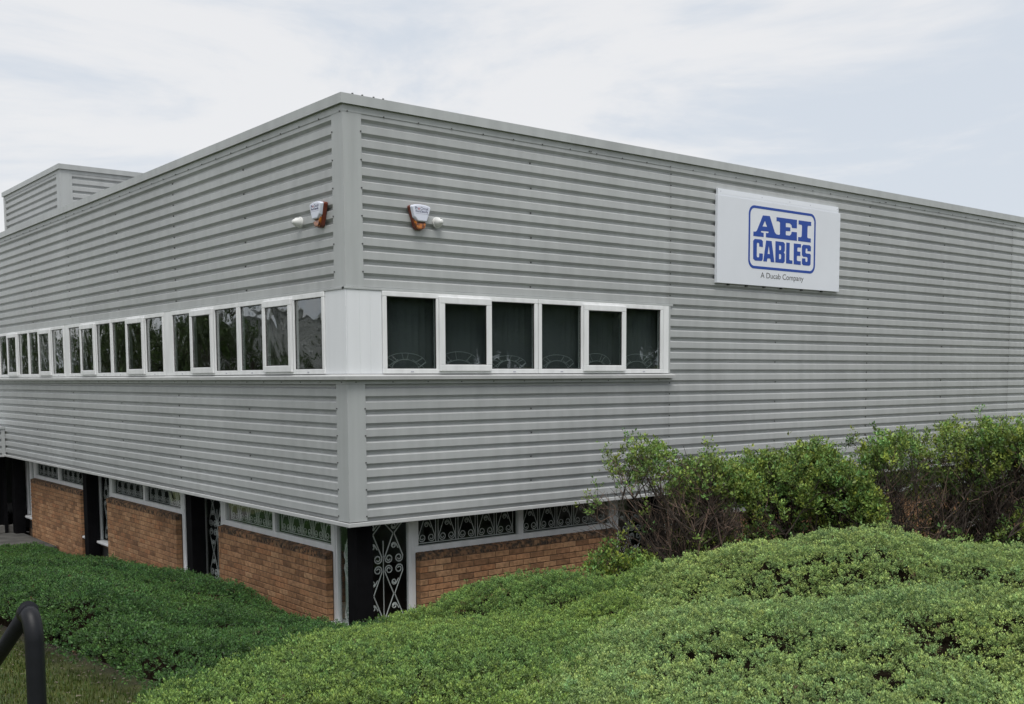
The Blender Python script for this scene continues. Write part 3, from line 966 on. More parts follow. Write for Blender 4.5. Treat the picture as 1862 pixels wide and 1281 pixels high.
# ------------------------------------------------------------------ entrance wing at the far left
wing = empty('entrance_canopy', (-1.6, 15.5, 0.2), 'grey clad entrance canopy on black columns at the far left', 'canopy')
sheet('R', -3.6, -0.075, 2.0, 2.56, 0.0, parent=wing, zref=2.5, ox=LEN_L)
def wbox(x0, x1, y0, y1, z0, z1, name, m): 
    b = MB(); b.box(x0, x1, y0, y1, z0, z1); return b.build(name, m, wing)
wbox(-0.075, -0.004, LEN_L - 0.012, LEN_L + 0.02, 1.99, 2.60, 'corner_flashing', M['trim'])
wbox(-3.7, 0.0, LEN_L - 0.03, LEN_L + 3.0, 2.562, 2.61, 'canopy_top', M['trim'])
wbox(-3.6, -0.01, LEN_L + 0.03, LEN_L + 2.9, 1.99, 2.02, 'soffit', M['soffit'])
wbox(-3.7, -0.03, LEN_L - 0.02, LEN_L + 0.005, 1.975, 2.018, 'drip_edge', M['drip'])
wbox(-3.6, 0.25, LEN_L + 2.6, LEN_L + 2.7, 0.0, 1.99, 'back_wall', M['black'])  # coloured black for the darkness at the back of the recess
for x, y in ((-0.42, LEN_L + 1.6), (-0.9, LEN_L + 0.3)):
    wbox(x - 0.1, x + 0.1, y - 0.1, y + 0.1, 0.05, 1.989, 'black_column', M['black'])
wbox(0.0, 0.06, LEN_L + 0.3, LEN_L + 2.58, 0.3, 1.985, 'recess_dark_panel', M['black'])  # black panel added in place of the entrance recess's own shade
mb = MB(); mb.box(-4.5, 0.30, 11.9, 18, 0.05, 0.31); o = mb.build('path', M['paving']); tag(o, 'dark paved path by the entrance at the far left', kind='structure')
mb = MB(); mb.box(-0.62, 0.2, 14.6, 14.75, 0.312, 0.47); mb.box(-0.62, -0.47, 14.752, 17.0, 0.312, 0.47)
o = mb.build('kerb', M['concrete'], bevel=0.01); tag(o, 'low grey concrete kerb below the entrance canopy', kind='structure')

# ------------------------------------------------------------------ sign board
SO = 0.05
sg = empty('wall_sign', (7.37, -0.02, 4.9), 'white company sign board with blue framed lettering on the grey cladding', 'sign')
mb = MB(); mb.wbox('R', 5.92, 8.816, 0.002, SO, 4.906, 6.118); mb.build('board', M['signw'], sg, bevel=0.004)
mb = MB()
sec = [(0.002, 6.121), (0.041, 6.121), (0.041, 6.150), (0.036, 6.212), (0.002, 6.216)]
vs = [tuple(P('R', u, o, z)) for u in (5.935, 8.775) for o, z in sec]
mb.add(vs, [(k, (k + 1) % 5, 5 + (k + 1) % 5, 5 + k) for k in range(5)] + [tuple(range(5)), tuple(range(5, 10))])
mb.build('top_lip', M['signw'], sg, fix=True)
mb = MB()
for u in (5.99, 6.9, 7.55, 8.05, 8.74):
    mb.wbox('R', u - .008, u + .008, 0.02, 0.0415, 6.168, 6.178)
mb.build('fixing', M['lightgrey'], sg)
mb = MB()
for u in (6.2, 6.6, 7.0, 7.4, 7.9, 8.4):
    mb.wbox('R', u - .02, u + .02, -0.01, 0.03, 4.886, 4.905)
mb.build('bottom_clip', M['gasket'], sg)

LOGO = {
'AE': [[(0.93, 1.02), (1.089, 1.025), (1.212, 0.799), (1.249, 0.774), (1.318, 0.771), (1.332, 0.786), (1.330, 0.954), (1.308, 0.966), (1.248, 0.966), (1.246, 1.023), (1.735, 1.025), (1.735, 0.9), (1.617, 0.897), (1.605, 0.938), (1.56, 0.96), (1.467, 0.957), (1.469, 0.898), (1.576, 0.901), (1.578, 0.845), (1.47, 0.84), (1.472, 0.78), (1.561, 0.779), (1.598, 0.801), (1.611, 0.84), (1.737, 0.843), (1.741, 0.715), (1.008, 0.713), (1.006, 0.774), (1.051, 0.775), (1.072, 0.79), (1.059, 0.8), (0.899, 0.796), (0.887, 0.782), (0.909, 0.773), (0.953, 0.773), (0.954, 0.712), (0.721, 0.71), (0.72, 0.773), (0.768, 0.775), (0.799, 0.794)], [(0.979, 0.947), (1.031, 0.865), (0.924, 0.862)]],
'I': [[(1.773, 1.023), (2.085, 1.024), (2.086, 0.964), (2.019, 0.963), (1.998, 0.948), (1.995, 0.791), (2.011, 0.776), (2.083, 0.775), (2.083, 0.715), (1.770, 0.717), (1.771, 0.775), (1.833, 0.777), (1.856, 0.792), (1.862, 0.948), (1.847, 0.961), (1.775, 0.963)]],
'C': [[(0.753, 0.671), (0.902, 0.673), (0.938, 0.65), (0.94, 0.567), (0.857, 0.569), (0.856, 0.611), (0.838, 0.621), (0.81, 0.619), (0.802, 0.604), (0.804, 0.425), (0.818, 0.413), (0.847, 0.413), (0.858, 0.426), (0.859, 0.473), (0.942, 0.473), (0.942, 0.39), (0.915, 0.366), (0.765, 0.363), (0.723, 0.387), (0.719, 0.642)]],
'A': [[(1.014, 0.668), (1.14, 0.668), (1.212, 0.364), (1.129, 0.364), (1.117, 0.406), (1.104, 0.413), (1.056, 0.412), (1.046, 0.404), (1.036, 0.364), (0.954, 0.365)], [(1.075, 0.599), (1.103, 0.478), (1.053, 0.477)]],
'B': [[(1.23, 0.674), (1.416, 0.674), (1.453, 0.651), (1.453, 0.547), (1.429, 0.522), (1.457, 0.502), (1.456, 0.394), (1.424, 0.365), (1.234, 0.365)], [(1.317, 0.616), (1.348, 0.618), (1.366, 0.608), (1.364, 0.563), (1.349, 0.551), (1.318, 0.551)], [(1.317, 0.493), (1.351, 0.495), (1.369, 0.482), (1.367, 0.43), (1.349, 0.419), (1.318, 0.419)]],
'L': [[(1.486, 0.673), (1.569, 0.674), (1.568, 0.429), (1.58, 0.419), (1.64, 0.418), (1.641, 0.367), (1.488, 0.367)]],
'E': [[(1.668, 0.673), (1.842, 0.674), (1.844, 0.622), (1.772, 0.621), (1.757, 0.611), (1.754, 0.567), (1.768, 0.560), (1.83, 0.561), (1.832, 0.498), (1.762, 0.497), (1.748, 0.487), (1.749, 0.429), (1.768, 0.419), (1.844, 0.42), (1.845, 0.364), (1.671, 0.365)]],
'S': [[(1.899, 0.671), (2.057, 0.673), (2.09, 0.654), (2.089, 0.584), (2.005, 0.582), (2.005, 0.613), (1.981, 0.623), (1.962, 0.616), (1.956, 0.558), (1.974, 0.545), (2.07, 0.546), (2.09, 0.526), (2.087, 0.387), (2.056, 0.365), (1.908, 0.364), (1.873, 0.385), (1.875, 0.466), (1.957, 0.468), (1.958, 0.431), (1.974, 0.418), (1.997, 0.42), (2.01, 0.434), (2.009, 0.481), (1.991, 0.493), (1.905, 0.491), (1.87, 0.512), (1.867, 0.644)]]}

def curve_print(name, polys, m, w, off, o, parent, th=0.0006):
    cu = bpy.data.curves.new(name, 'CURVE'); cu.dimensions = '2D'; cu.fill_mode = 'BOTH'; cu.extrude = th
    for poly in polys:
        sp = cu.splines.new('POLY'); sp.points.add(len(poly) - 1)
        for q, (a, b) in zip(sp.points, poly): q.co = (a, b, 0, 1)
        sp.use_cyclic_u = True
    return flat_to_wall(cu, name, m, w, off, o, parent)

def flat_to_wall(cu, name, m, w, off, o, parent):
    tmp = bpy.data.objects.new('tmp', cu); COL.objects.link(tmp)
    dg = bpy.context.evaluated_depsgraph_get(); dg.update()
    me = bpy.data.meshes.new_from_object(tmp.evaluated_get(dg))
    bpy.data.objects.remove(tmp); bpy.data.curves.remove(cu)
    pl = world_loc(parent)
    for v in me.vertices:
        uu = off[0] + v.co.x if w == 'R' else off[0] - v.co.x
        v.co = P(w, uu, o + v.co.z, off[1] + v.co.y) - pl
    me.materials.clear(); me.name = name
    return link(name, me, m, parent)

def text_print(name, s, size, m, w, off, o, parent, width=None, bold=0.0):
    cu = bpy.data.curves.new(name, 'FONT'); cu.body = s; cu.size = size; cu.extrude = 0.0005; cu.offset = bold
    ob = flat_to_wall(cu, name, m, w, off, o, parent)
    if width:
        xs = [v.co.x if w == 'R' else -v.co.y for v in ob.data.vertices]
        x0, x1 = min(xs), max(xs)
        pl = world_loc(parent)
        for v in ob.data.vertices:
            if w == 'R': v.co.x = (off[0] - pl.x) + (v.co.x - x0) * width / (x1 - x0)
            else: v.co.y = (off[0] - pl.y) - (-v.co.y - x0) * width / (x1 - x0)
    return ob

for k, polys in LOGO.items():
    curve_print('logo_letter', polys, M['signblue'], 'R', (5.98, 4.9), SO + 0.0015, sg)
def rrect(x0, x1, z0, z1, r, n=8):
    pts = []
    for cx, cz, a0 in ((x1 - r, z1 - r, 0), (x0 + r, z1 - r, 90), (x0 + r, z0 + r, 180), (x1 - r, z0 + r, 270)):
        for i in range(n + 1):
            a = R(a0 + 90 * i / n); pts.append((cx + r * math.cos(a), cz + r * math.sin(a)))
    return pts
curve_print('logo_frame', [rrect(0.612, 2.200, 0.249, 1.146, 0.125), rrect(0.648, 2.164, 0.287, 1.110, 0.095)], M['signblue'], 'R', (5.98, 4.9), SO + 0.0015, sg)
text_print('company_line', 'A Ducab Company', 0.115, M['signgrey'], 'R', (6.878, 5.025), SO + 0.0015, sg, width=1.02)

# ------------------------------------------------------------------ alarm boxes and dome sensors
def alarm(w, u, z, label, sgn):
    a = empty('alarm_box', tuple(P(w, u, 0.0, z)), label, 'alarm box', 'alarm boxes beside the corner')
    def shield(pts, o0, o1, name, m, inset=0.0, bevel=0.008):
        n = len(pts); mb = MB()
        cx = sum(p_[0] for p_ in pts) / n; cz = sum(p_[1] for p_ in pts) / n
        vs = [tuple(P(w, u + sgn * px, o0, z + pz)) for px, pz in pts] + [tuple(P(w, u + sgn * (cx + (px - cx) * (1 - inset)), o1, z + cz + (pz - cz) * (1 - inset))) for px, pz in pts]
        fs = [tuple(range(n)), tuple(range(n, 2 * n))] + [(k, (k + 1) % n, n + (k + 1) % n, n + k) for k in range(n)]
        mb.add(vs, fs); return mb.build(name, m, a, fix=True, bevel=bevel)
    full = [(-0.137, 0.082), (-0.13, 0.097), (-0.07, 0.111), (0, 0.116), (0.07, 0.111), (0.13, 0.097), (0.137, 0.082), (0.075, -0.11), (0.062, -0.148), (0.03, -0.166), (-0.03, -0.166), (-0.062, -0.148), (-0.075, -0.11)]
    shield(full, 0.002, 0.05, 'back_tray', M['amberback'], 0.02)
    front = [(-0.134, 0.082), (-0.127, 0.098), (-0.07, 0.112), (0, 0.117), (0.07, 0.112), (0.127, 0.098), (0.134, 0.082), (0.108, 0.0), (0.085, -0.062), (0.078, -0.082), (-0.05, -0.082), (-0.068, -0.066), (-0.088, -0.045), (-0.102, -0.038)]
    shield(front, 0.051, 0.092, 'cover', M['alarmw'], 0.10, 0.010)
    lens = [(-0.095, -0.050), (-0.066, -0.074), (-0.048, -0.090), (0.077, -0.090), (0.062, -0.142), (0.03, -0.160), (-0.03, -0.160), (-0.062, -0.142)]
    shield(lens, 0.051, 0.078, 'amber_lens', M['amber'], 0.10, 0.008)
    l0 = u - 0.085 if w == 'R' else u + 0.085
    d = 1 if w == 'R' else -1
    text_print('print', 'Pr', 0.046, M['navy'], w, (l0, z + 0.050), 0.0928, a, width=0.034, bold=0.0006)
    text_print('print', 'o', 0.046, M['red'], w, (l0 + d * 0.037, z + 0.050), 0.0928, a, width=0.022, bold=0.0012)
    text_print('print', 'Circuit', 0.046, M['navy'], w, (l0 + d * 0.070, z + 0.050), 0.0928, a, width=0.103)
    text_print('print', 'Fire & Security', 0.034, M['navy'], w, (l0 + d * 0.005, z + 0.022), 0.0928, a, width=0.165, bold=0.0004)
    mb = MB(); r_ = random.Random(3); t = 0.004
    while t < 0.165:
        ln = r_.uniform(0.008, 0.02); mb.wbox(w, *sorted((l0 + d * t, l0 + d * (t + ln))), 0.0922, 0.0930, z + 0.006, z + 0.010); t += ln + 0.003
    mb.build('print_line', M['lightgrey'], a)
alarm('R', 0.925, 5.395, 'white and amber alarm box on the right wall, beside the corner flashing', 1)
alarm('L', 0.475, 5.400, 'white and amber alarm box on the left wall, beside the corner flashing', 1)

def dome(w, u, z, label):
    a = empty('dome_sensor', tuple(P(w, u, 0.0, z)), label, 'sensor', 'white dome sensors beside the alarm boxes')
    ax_ = P(w, 0, 1, 0); e1 = P(w, 1, 0, 0); e2 = Vector((0, 0, 1)); c0 = P(w, u, 0, z)
    def lathe(prof, name, squash=1.0, droop=0.0):
        n = 28; mb = MB(); vs = []; fs = []
        for o, r in prof:
            for k in range(n):
                t = 2 * math.pi * k / n
                vs.append(tuple(c0 + ax_ * o + e1 * (r * math.cos(t)) + e2 * (r * math.sin(t) - droop * o)))
        for i in range(len(prof) - 1):
            for k in range(n):
                fs.append((i * n + k, i * n + (k + 1) % n, (i + 1) * n + (k + 1) % n, (i + 1) * n + k))
        fs.append(tuple(range(n))); fs.append(tuple((len(prof) - 1) * n + k for k in range(n)))
        mb.add(vs, fs); o_ = mb.build(name, M['sensor'], a, fix=True, smooth=True)
        md = o_.modifiers.new('e', 'EDGE_SPLIT'); md.split_angle = R(35)
    lathe([(0.002, 0.061), (0.018, 0.062), (0.024, 0.058)], 'flange')
    lathe([(0.025, 0.053), (0.045, 0.052), (0.068, 0.047), (0.085, 0.037), (0.097, 0.028), (0.104, 0.024), (0.110, 0.017), (0.113, 0.008)], 'dome')
    mb = MB(); q = c0 + ax_ * 0.086 + e2 * 0.034
    mb.box(q.x - .006, q.x + .006, q.y - .006, q.y + .006, q.z - .006, q.z + .006); mb.build('led', M['signgrey'], a)
dome('R', 1.185, 5.338, 'small white dome sensor right of the right-hand alarm box')
dome('L', 0.965, 5.348, 'small white dome sensor left of the left-hand alarm box')

# ------------------------------------------------------------------ handrail in the left foreground
hr = empty('handrail', (-5.13, -7.27, 1.97), 'dark grey tubular steel handrail post with sloping rail at bottom left', 'handrail')
mb = MB()
px_, py_, zt_ = -5.146, -7.25, 3.02
zg = float(ground_z(px_, py_))
rail_dir = Vector((0, 1, -0.56)).normalized()
rb = 0.075
pts = [Vector((px_, py_, zg - 0.1)), Vector((px_, py_, zg + 0.5)), Vector((px_, py_, zt_ - rb - 0.02))]
for i in range(1, 8):
    t = i / 8 * 1.06
    pts.append(Vector((px_, py_ + rb * (1 - math.cos(t)), zt_ - rb - 0.02 + rb * math.sin(t))))
e0 = pts[-1] + Vector((0, 0.03, 0.004))
pts.append(e0)
mb.tube(pts, 0.0238, 18)
mb.build('post', M['rail'], hr, smooth=True)
mb = MB(); e1_ = e0 + rail_dir * 1.25
mb.tube([e0 - rail_dir * 0.012, e0 + rail_dir * 0.6, e1_], 0.021, 18); mb.build('rail', M['rail'], hr, smooth=True)
mb = MB(); mb.tube([e0 - rail_dir * 0.02, e0 + rail_dir * 0.012], 0.025, 18); mb.build('collar', M['rail'], hr, smooth=True)
mb = MB(); zg2 = float(ground_z(e1_.x, e1_.y)); mb.tube([e1_ + Vector((0, 0, -0.01)), Vector((e1_.x, e1_.y, zg2 - 0.1))], 0.0235, 14); mb.build('lower_post', M['rail'], hr, smooth=True)

# ------------------------------------------------------------------ vegetation
def _hash(i, j, s):
    n = (i.astype(np.int64) * 374761393 + j.astype(np.int64) * 668265263 + s * 974711) & 0x7fffffff
    n = ((n ^ (n >> 13)) * 1274126177) & 0x7fffffff
    n = (n ^ (n >> 16)) & 0xffffff
    return n / float(0xffffff)

def worley(x, y, size, seed):
    gx_, gy_ = x / size, y / size
    ix, iy = np.floor(gx_), np.floor(gy_)
    best = np.full(np.shape(x), 9.0); hid = np.zeros(np.shape(x))
    for dx in (-1, 0, 1):
        for dy in (-1, 0, 1):
            cx, cy = ix + dx, iy + dy
            px = cx + 0.15 + 0.7 * _hash(cx, cy, seed); py = cy + 0.15 + 0.7 * _hash(cx, cy, seed + 7)
            d = np.hypot(gx_ - px, gy_ - py)
            k = d < best
            best = np.where(k, d, best); hid = np.where(k, _hash(cx, cy, seed + 13), hid)
    return best, hid

def vnoise(x, y, size, seed):
    gx_, gy_ = x / size, y / size
    ix, iy = np.floor(gx_), np.floor(gy_)
    fx, fy = gx_ - ix, gy_ - iy
    fx = fx * fx * (3 - 2 * fx); fy = fy * fy * (3 - 2 * fy)
    a = _hash(ix, iy, seed); b = _hash(ix + 1, iy, seed); c = _hash(ix, iy + 1, seed); d = _hash(ix + 1, iy + 1, seed)
    return (a * (1 - fx) + b * fx) * (1 - fy) + (c * (1 - fx) + d * fx) * fy

def fbm(x, y, size, seed, o=3):
    t = 0; amp = 1; tot = 0
    for k in range(o):
        t = t + amp * vnoise(x, y, size / 2 ** k, seed + 31 * k); tot += amp; amp *= 0.5
    return t / tot

def poly_dist(x, y, poly):
    """signed distance to a polygon, positive inside"""
    poly = np.array(poly, float); n = len(poly)
    d = np.full(np.shape(x), 1e9); inside = np.zeros(np.shape(x), bool)
    for i in range(n):
        a = poly[i]; b = poly[(i + 1) % n]
        e = b - a; wx, wy = x - a[0], y - a[1]
        t = np.clip((wx * e[0] + wy * e[1]) / (e @ e), 0, 1)
        d = np.minimum(d, np.hypot(wx - t * e[0], wy - t * e[1]))
        c = ((a[1] <= y) & (y < b[1])) | ((b[1] <= y) & (y < a[1]))
        xi = a[0] + (y - a[1]) * e[0] / (e[1] if abs(e[1]) > 1e-9 else 1e-9)
        inside ^= c & (x < xi)
    return np.where(inside, d, -d)

# leaf sprigs ------------------------------------------------------
def sprig_template(nl, length, width, height, spread, seed):
    r = np.random.default_rng(seed)
    V, F, T = [], [], []
    for k in range(nl):
        ring = k // 2
        lev = height * (0.25 + 0.75 * (k // 2) / max(1, (nl // 2 - 1)))
        a = (k % 2) * math.pi + ring * (math.pi / 2) + r.uniform(-.35, .35)
        el = spread * (1 - 0.55 * ring / max(1, nl // 2 - 1)) + r.uniform(-.15, .15)   # tilt from the stem
        L = length * (1 - 0.25 * ring / max(1, nl // 2)) * r.uniform(.85, 1.15); W = width * r.uniform(.85, 1.15)
        d = np.array([math.cos(a) * math.sin(el), math.sin(a) * math.sin(el), math.cos(el)])
        s = np.array([-math.sin(a), math.cos(a), 0.0])
        nrm = np.cross(s, d)
        b = np.array([0, 0, lev]) + 0.002 * d
        pts = [b, b + d * L * .55 + s * W * .5 + nrm * W * .12, b + d * L - nrm * L * .08, b + d * L * .55 - s * W * .5 + nrm * W * .12]
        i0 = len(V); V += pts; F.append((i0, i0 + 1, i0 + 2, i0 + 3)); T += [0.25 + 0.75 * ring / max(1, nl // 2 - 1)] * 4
    return np.array(V), np.array(F), np.array(T)

def scatter(templates, pos, nrm, scale, col_a, col_b, name, parent, m, jitter=0.35):
    """instances of sprig templates merged into one mesh"""
    n = len(pos)
    nrm = nrm + rng.normal(0, jitter, (n, 3)); nrm /= np.linalg.norm(nrm, axis=1)[:, None]
    ref = rng.normal(0, 1, (n, 3)); e1 = np.cross(nrm, ref); e1 /= np.linalg.norm(e1, axis=1)[:, None]; e2 = np.cross(nrm, e1)
    which = rng.integers(0, len(templates), n)
    VS, FS, CS = [], [], []
    base = 0
    for ti, (V, F, T) in enumerate(templates):
        k = np.where(which == ti)[0]
        if not len(k): continue
        v = pos[k][:, None, :] + scale[k][:, None, None] * (V[None, :, 0, None] * e1[k][:, None, :] + V[None, :, 1, None] * e2[k][:, None, :] + V[None, :, 2, None] * nrm[k][:, None, :])
        f = F[None, :, :] + (np.arange(len(k)) * len(V))[:, None, None] + base
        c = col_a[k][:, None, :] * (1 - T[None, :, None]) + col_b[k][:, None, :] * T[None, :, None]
        VS.append(v.reshape(-1, 3)); FS.append(f.reshape(-1, 4)); CS.append(c.reshape(-1, 3))
        base += len(k) * len(V)
    return np_mesh(name, np.concatenate(VS), np.concatenate(FS), m, parent, col=np.concatenate(CS))

TOP = TPS([  # hedge tops (x, y, z)
    (-0.5, 10.6, 0.34), (-0.5, 7.0, 0.72), (-0.5, 5.2, 0.82), (-0.5, 3.5, 1.0), (-0.5, 2.3, 1.09), (-0.5, 1.68, 1.06), (-0.5, 1.1, 0.98), (-0.5, 0.56, 0.93), (-0.5, -0.42, 0.98),
    (-1.6, 10, 0.48), (-2.9, 10, 0.72), (-2.9, 5.5, 1.15), (-2.9, 2, 1.56), (-2.9, 0, 1.70), (-2.9, -2, 1.80), (-3.0, -3.6, 1.83),
    (-1.44, -0.49, 1.26), (-1.7, 3, 1.30), (-2.43, -2.63, 1.45), (-1.82, -3.13, 1.45),
    (-0.5, -1.38, 1.15), (-0.39, -1.71, 1.30), (-0.3, -2.05, 1.46), (-0.13, -2.4, 1.66), (0.13, -2.72, 1.78), (0.37, -3.04, 1.85), (0.6, -3.23, 1.80),
    (1.3, -2.4, 1.45), (0.6, -1.5, 1.05),
    (-1.4, -3.7, 1.60), (-0.56, -3.97, 1.75), (-2.98, -5.12, 1.82), (-2.55, -5.84, 1.91), (-3.6, -6.4, 1.98),
    (0.09, -4.1, 1.90), (0.19, -4.29, 2.02), (0.46, -4.62, 2.19), (0.79, -5.0, 2.28), (1.36, -5.59, 2.33), (1.68, -5.85, 2.32), (2.01, -6.37, 2.26), (3.2, -7.0, 2.2), (2.8, -5.0, 2.0),
    (-2.31, -6.78, 2.08), (-2.05, -7.5, 2.18), (-1.78, -8.21, 2.29), (-0.43, -5.49, 2.02), (0.13, -5.95, 2.10), (0.70, -6.4, 2.12), (1.15, -6.77, 2.10), (-1.13, -6.08, 2.20), (-0.63, -6.48, 2.32), (-0.14, -6.87, 2.34), (0.26, -7.2, 2.34), (-1.42, -6.88, 2.10), (-0.9, -7.4, 2.14), (-1.0, -9.5, 2.3), (2, -9, 2.3)], 0.015)

HEDGES = [  # a: older inner leaves, darkened further to paint crease shade; b: paler new growth
    dict(poly=[(-3.72, -3.6), (-3.95, -5.1), (-2.1, -3.35), (-0.35, -1.85), (0.10, -0.9), (0.16, 0.1), (-0.08, 0.5), (-0.12, 11.4), (-3.5, 11.4)],
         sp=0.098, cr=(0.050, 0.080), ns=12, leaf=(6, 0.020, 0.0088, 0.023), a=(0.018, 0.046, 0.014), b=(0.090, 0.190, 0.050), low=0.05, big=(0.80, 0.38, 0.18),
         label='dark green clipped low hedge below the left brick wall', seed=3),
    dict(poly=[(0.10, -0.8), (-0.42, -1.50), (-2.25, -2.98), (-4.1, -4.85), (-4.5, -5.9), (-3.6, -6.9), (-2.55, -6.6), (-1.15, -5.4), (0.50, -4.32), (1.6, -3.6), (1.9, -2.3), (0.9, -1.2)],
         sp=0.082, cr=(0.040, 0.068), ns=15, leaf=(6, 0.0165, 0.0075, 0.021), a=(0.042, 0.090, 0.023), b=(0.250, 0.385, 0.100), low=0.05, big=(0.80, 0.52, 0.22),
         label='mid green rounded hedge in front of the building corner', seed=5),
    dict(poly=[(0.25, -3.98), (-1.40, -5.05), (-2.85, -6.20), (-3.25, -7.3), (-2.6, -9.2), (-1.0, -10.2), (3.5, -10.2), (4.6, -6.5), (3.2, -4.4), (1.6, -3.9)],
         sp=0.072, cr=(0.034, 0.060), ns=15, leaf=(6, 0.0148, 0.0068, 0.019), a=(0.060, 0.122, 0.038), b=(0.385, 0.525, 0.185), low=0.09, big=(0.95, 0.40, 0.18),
         label='large light green mounded hedge filling the right foreground', seed=9)]

def fib_dirs(n, zmin):
    k = np.arange(n) + 0.5
    z = 1 - (1 - zmin) * k / n
    t = k * 2.399963
    s = np.sqrt(np.clip(1 - z * z, 0, 1))
    return np.stack([s * np.cos(t), s * np.sin(t), z], 1)

def unit(a):
    return a / np.maximum(np.linalg.norm(a, axis=-1, keepdims=True), 1e-9)

for h in HEDGES:
    sd = h['seed']; poly = h['poly']
    pl = np.array(poly); x0, y0 = pl.min(0) - 0.1; x1, y1 = pl.max(0) + 0.1
    cx, cy = pl.mean(0)
    def smooth_top(x, y):
        g = ground_z(x, y)
        ca, sa = math.cos(0.65), math.sin(0.65)
        wx = x + 0.5 * (fbm(x, y, 1.1, sd + 1) - .5); wy = y + 0.5 * (fbm(x, y, 1.1, sd + 2) - .5)
        f, hid = worley((wx * ca + wy * sa) * 0.60, -wx * sa + wy * ca, h['big'][0], sd)
        f1, hid1 = worley(wx, wy, 0.40, sd + 9)
        z = TOP(x, y) + h['big'][1] * (np.sqrt(np.clip(1 - (f / 0.92) ** 2, 0, 1)) - 0.80) * (0.5 + hid) + h['big'][2] * (np.sqrt(np.clip(1 - (f1 / 0.9) ** 2, 0, 1)) - 0.8) * (0.4 + hid1) - h['low']
        d = poly_dist(x, y, poly) + 0.16 * (fbm(x, y, 0.45, sd + 8) - .5)
        t = np.clip(d / 0.40, 0, 1); s = np.sqrt(np.clip(1 - (1 - t) ** 2, 0, 1))
        return g + 0.05 + (np.maximum(z, g + 0.2) - g - 0.05) * s, d
    hd = empty('low_hedge', (cx, cy, float(ground_z(cx, cy))), h['label'], 'hedge', 'low hedges on the bank')
    # inner twig mass well below the leaf clumps, coloured near black as gap shade
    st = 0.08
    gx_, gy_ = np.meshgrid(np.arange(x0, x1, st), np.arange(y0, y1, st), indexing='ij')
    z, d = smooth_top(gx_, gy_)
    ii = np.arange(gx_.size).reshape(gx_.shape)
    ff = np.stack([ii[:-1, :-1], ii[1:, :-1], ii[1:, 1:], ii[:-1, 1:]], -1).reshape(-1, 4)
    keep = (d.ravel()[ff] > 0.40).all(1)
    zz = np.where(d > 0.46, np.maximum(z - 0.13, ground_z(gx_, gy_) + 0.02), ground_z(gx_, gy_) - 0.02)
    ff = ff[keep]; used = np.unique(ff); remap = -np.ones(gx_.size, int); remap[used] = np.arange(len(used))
    np_mesh('dark_twig_core', np.stack([gx_, gy_, zz], -1).reshape(-1, 3)[used], remap[ff], M['twig'], hd, smooth=True)
    # small leafy clumps set closely over the mounded surface
    sp = h['sp']
    n0 = int((x1 - x0) * (y1 - y0) / sp ** 2 * 9.0)
    lx = rng.uniform(x0, x1, n0); ly = rng.uniform(y0, y1, n0)
    k = poly_dist(lx, ly, poly) > -0.1; lx, ly = lx[k], ly[k]
    lz, d = smooth_top(lx, ly); e = 0.03
    zx = (smooth_top(lx + e, ly)[0] - lz) / e; zy = (smooth_top(lx, ly + e)[0] - lz) / e
    area = np.sqrt(1 + np.minimum(zx ** 2 + zy ** 2, 16))
    k = (d > 0.02) & (rng.uniform(0, 9.0, len(lx)) < area * 3.2)
    lx, ly, lz, zx, zy, d = [q[k] for q in (lx, ly, lz, zx, zy, d)]
    # even them out: drop clumps crowding an earlier one
    cell = {}; keepi = []
    md = (sp * 0.70) ** 2
    for q in range(len(lx)):
        ci, cj = int(lx[q] // sp), int(ly[q] // sp); okq = True
        for a_ in (-1, 0, 1):
            for b_ in (-1, 0, 1):
                for p_ in cell.get((ci + a_, cj + b_), ()):
                    if (lx[q] - lx[p_]) ** 2 + (ly[q] - ly[p_]) ** 2 + (lz[q] - lz[p_]) ** 2 < md: okq = False; break
                if not okq: break
            if not okq: break
        if okq: cell.setdefault((ci, cj), []).append(q); keepi.append(q)
    keepi = np.array(keepi); rest = np.setdiff1d(np.arange(len(lx)), keepi)
    rest = rest[rng.uniform(0, 1, len(rest)) < 0.30]                 # a deeper second layer between the clumps
    lower = np.r_[np.zeros(len(keepi)), np.full(len(rest), 0.055)]
    keepi = np.r_[keepi, rest]
    lx, ly, lz, zx, zy, d = [q[keepi] for q in (lx, ly, lz, zx, zy, d)]
    D = unit(np.stack([-zx, -zy, np.ones_like(zx)], 1)); n_c = len(lx)
    cr = rng.uniform(h['cr'][0], h['cr'][1], n_c)
    Cc = np.stack([lx, ly, lz], 1) + D * (rng.normal(-0.02, 0.014, n_c) - lower)[:, None]
    bare = fbm(lx, ly, 0.6, sd + 40, 3)
    gap = np.clip((bare - 0.73) / 0.05, 0, 1)
    ok = rng.uniform(0, 1, n_c) > gap * (0.8 if sd > 4 else 0.3)
    ok &= Cc[:, 2] > ground_z(lx, ly) + 0.01
    Cc, D, cr, gap = Cc[ok], D[ok], cr[ok], gap[ok]
    n_c = len(Cc)
    # sprigs on the clumps
    ns = h['ns']
    S = unit(D[:, None, :] * 1.0 + rng.normal(0, 0.62, (n_c, ns, 3)) + np.array([0, 0, 0.15]))
    pos = Cc[:, None, :] + S * (cr[:, None] * rng.uniform(0.55, 0.95, (n_c, ns)))[..., None]
    nv = unit(S + np.array([0, 0, 0.25]))
    big = fbm(Cc[:, 0], Cc[:, 1], 1.6, sd + 60, 3)
    cl = rng.uniform(0.80, 1.18, n_c) * (0.82 + 0.36 * big)
    lum = cl[:, None] * rng.uniform(0.70, 1.30, (n_c, ns))
    yel = np.clip(rng.normal(0, 0.3, (n_c, ns)) + (big - .5)[:, None] * 1.6 + rng.normal(0, .3, n_c)[:, None], -1, 1)
    pos = pos.reshape(-1, 3); nv = nv.reshape(-1, 3); lum = lum.ravel(); yel = yel.ravel(); gp = np.repeat(gap, ns)
    n = len(pos)
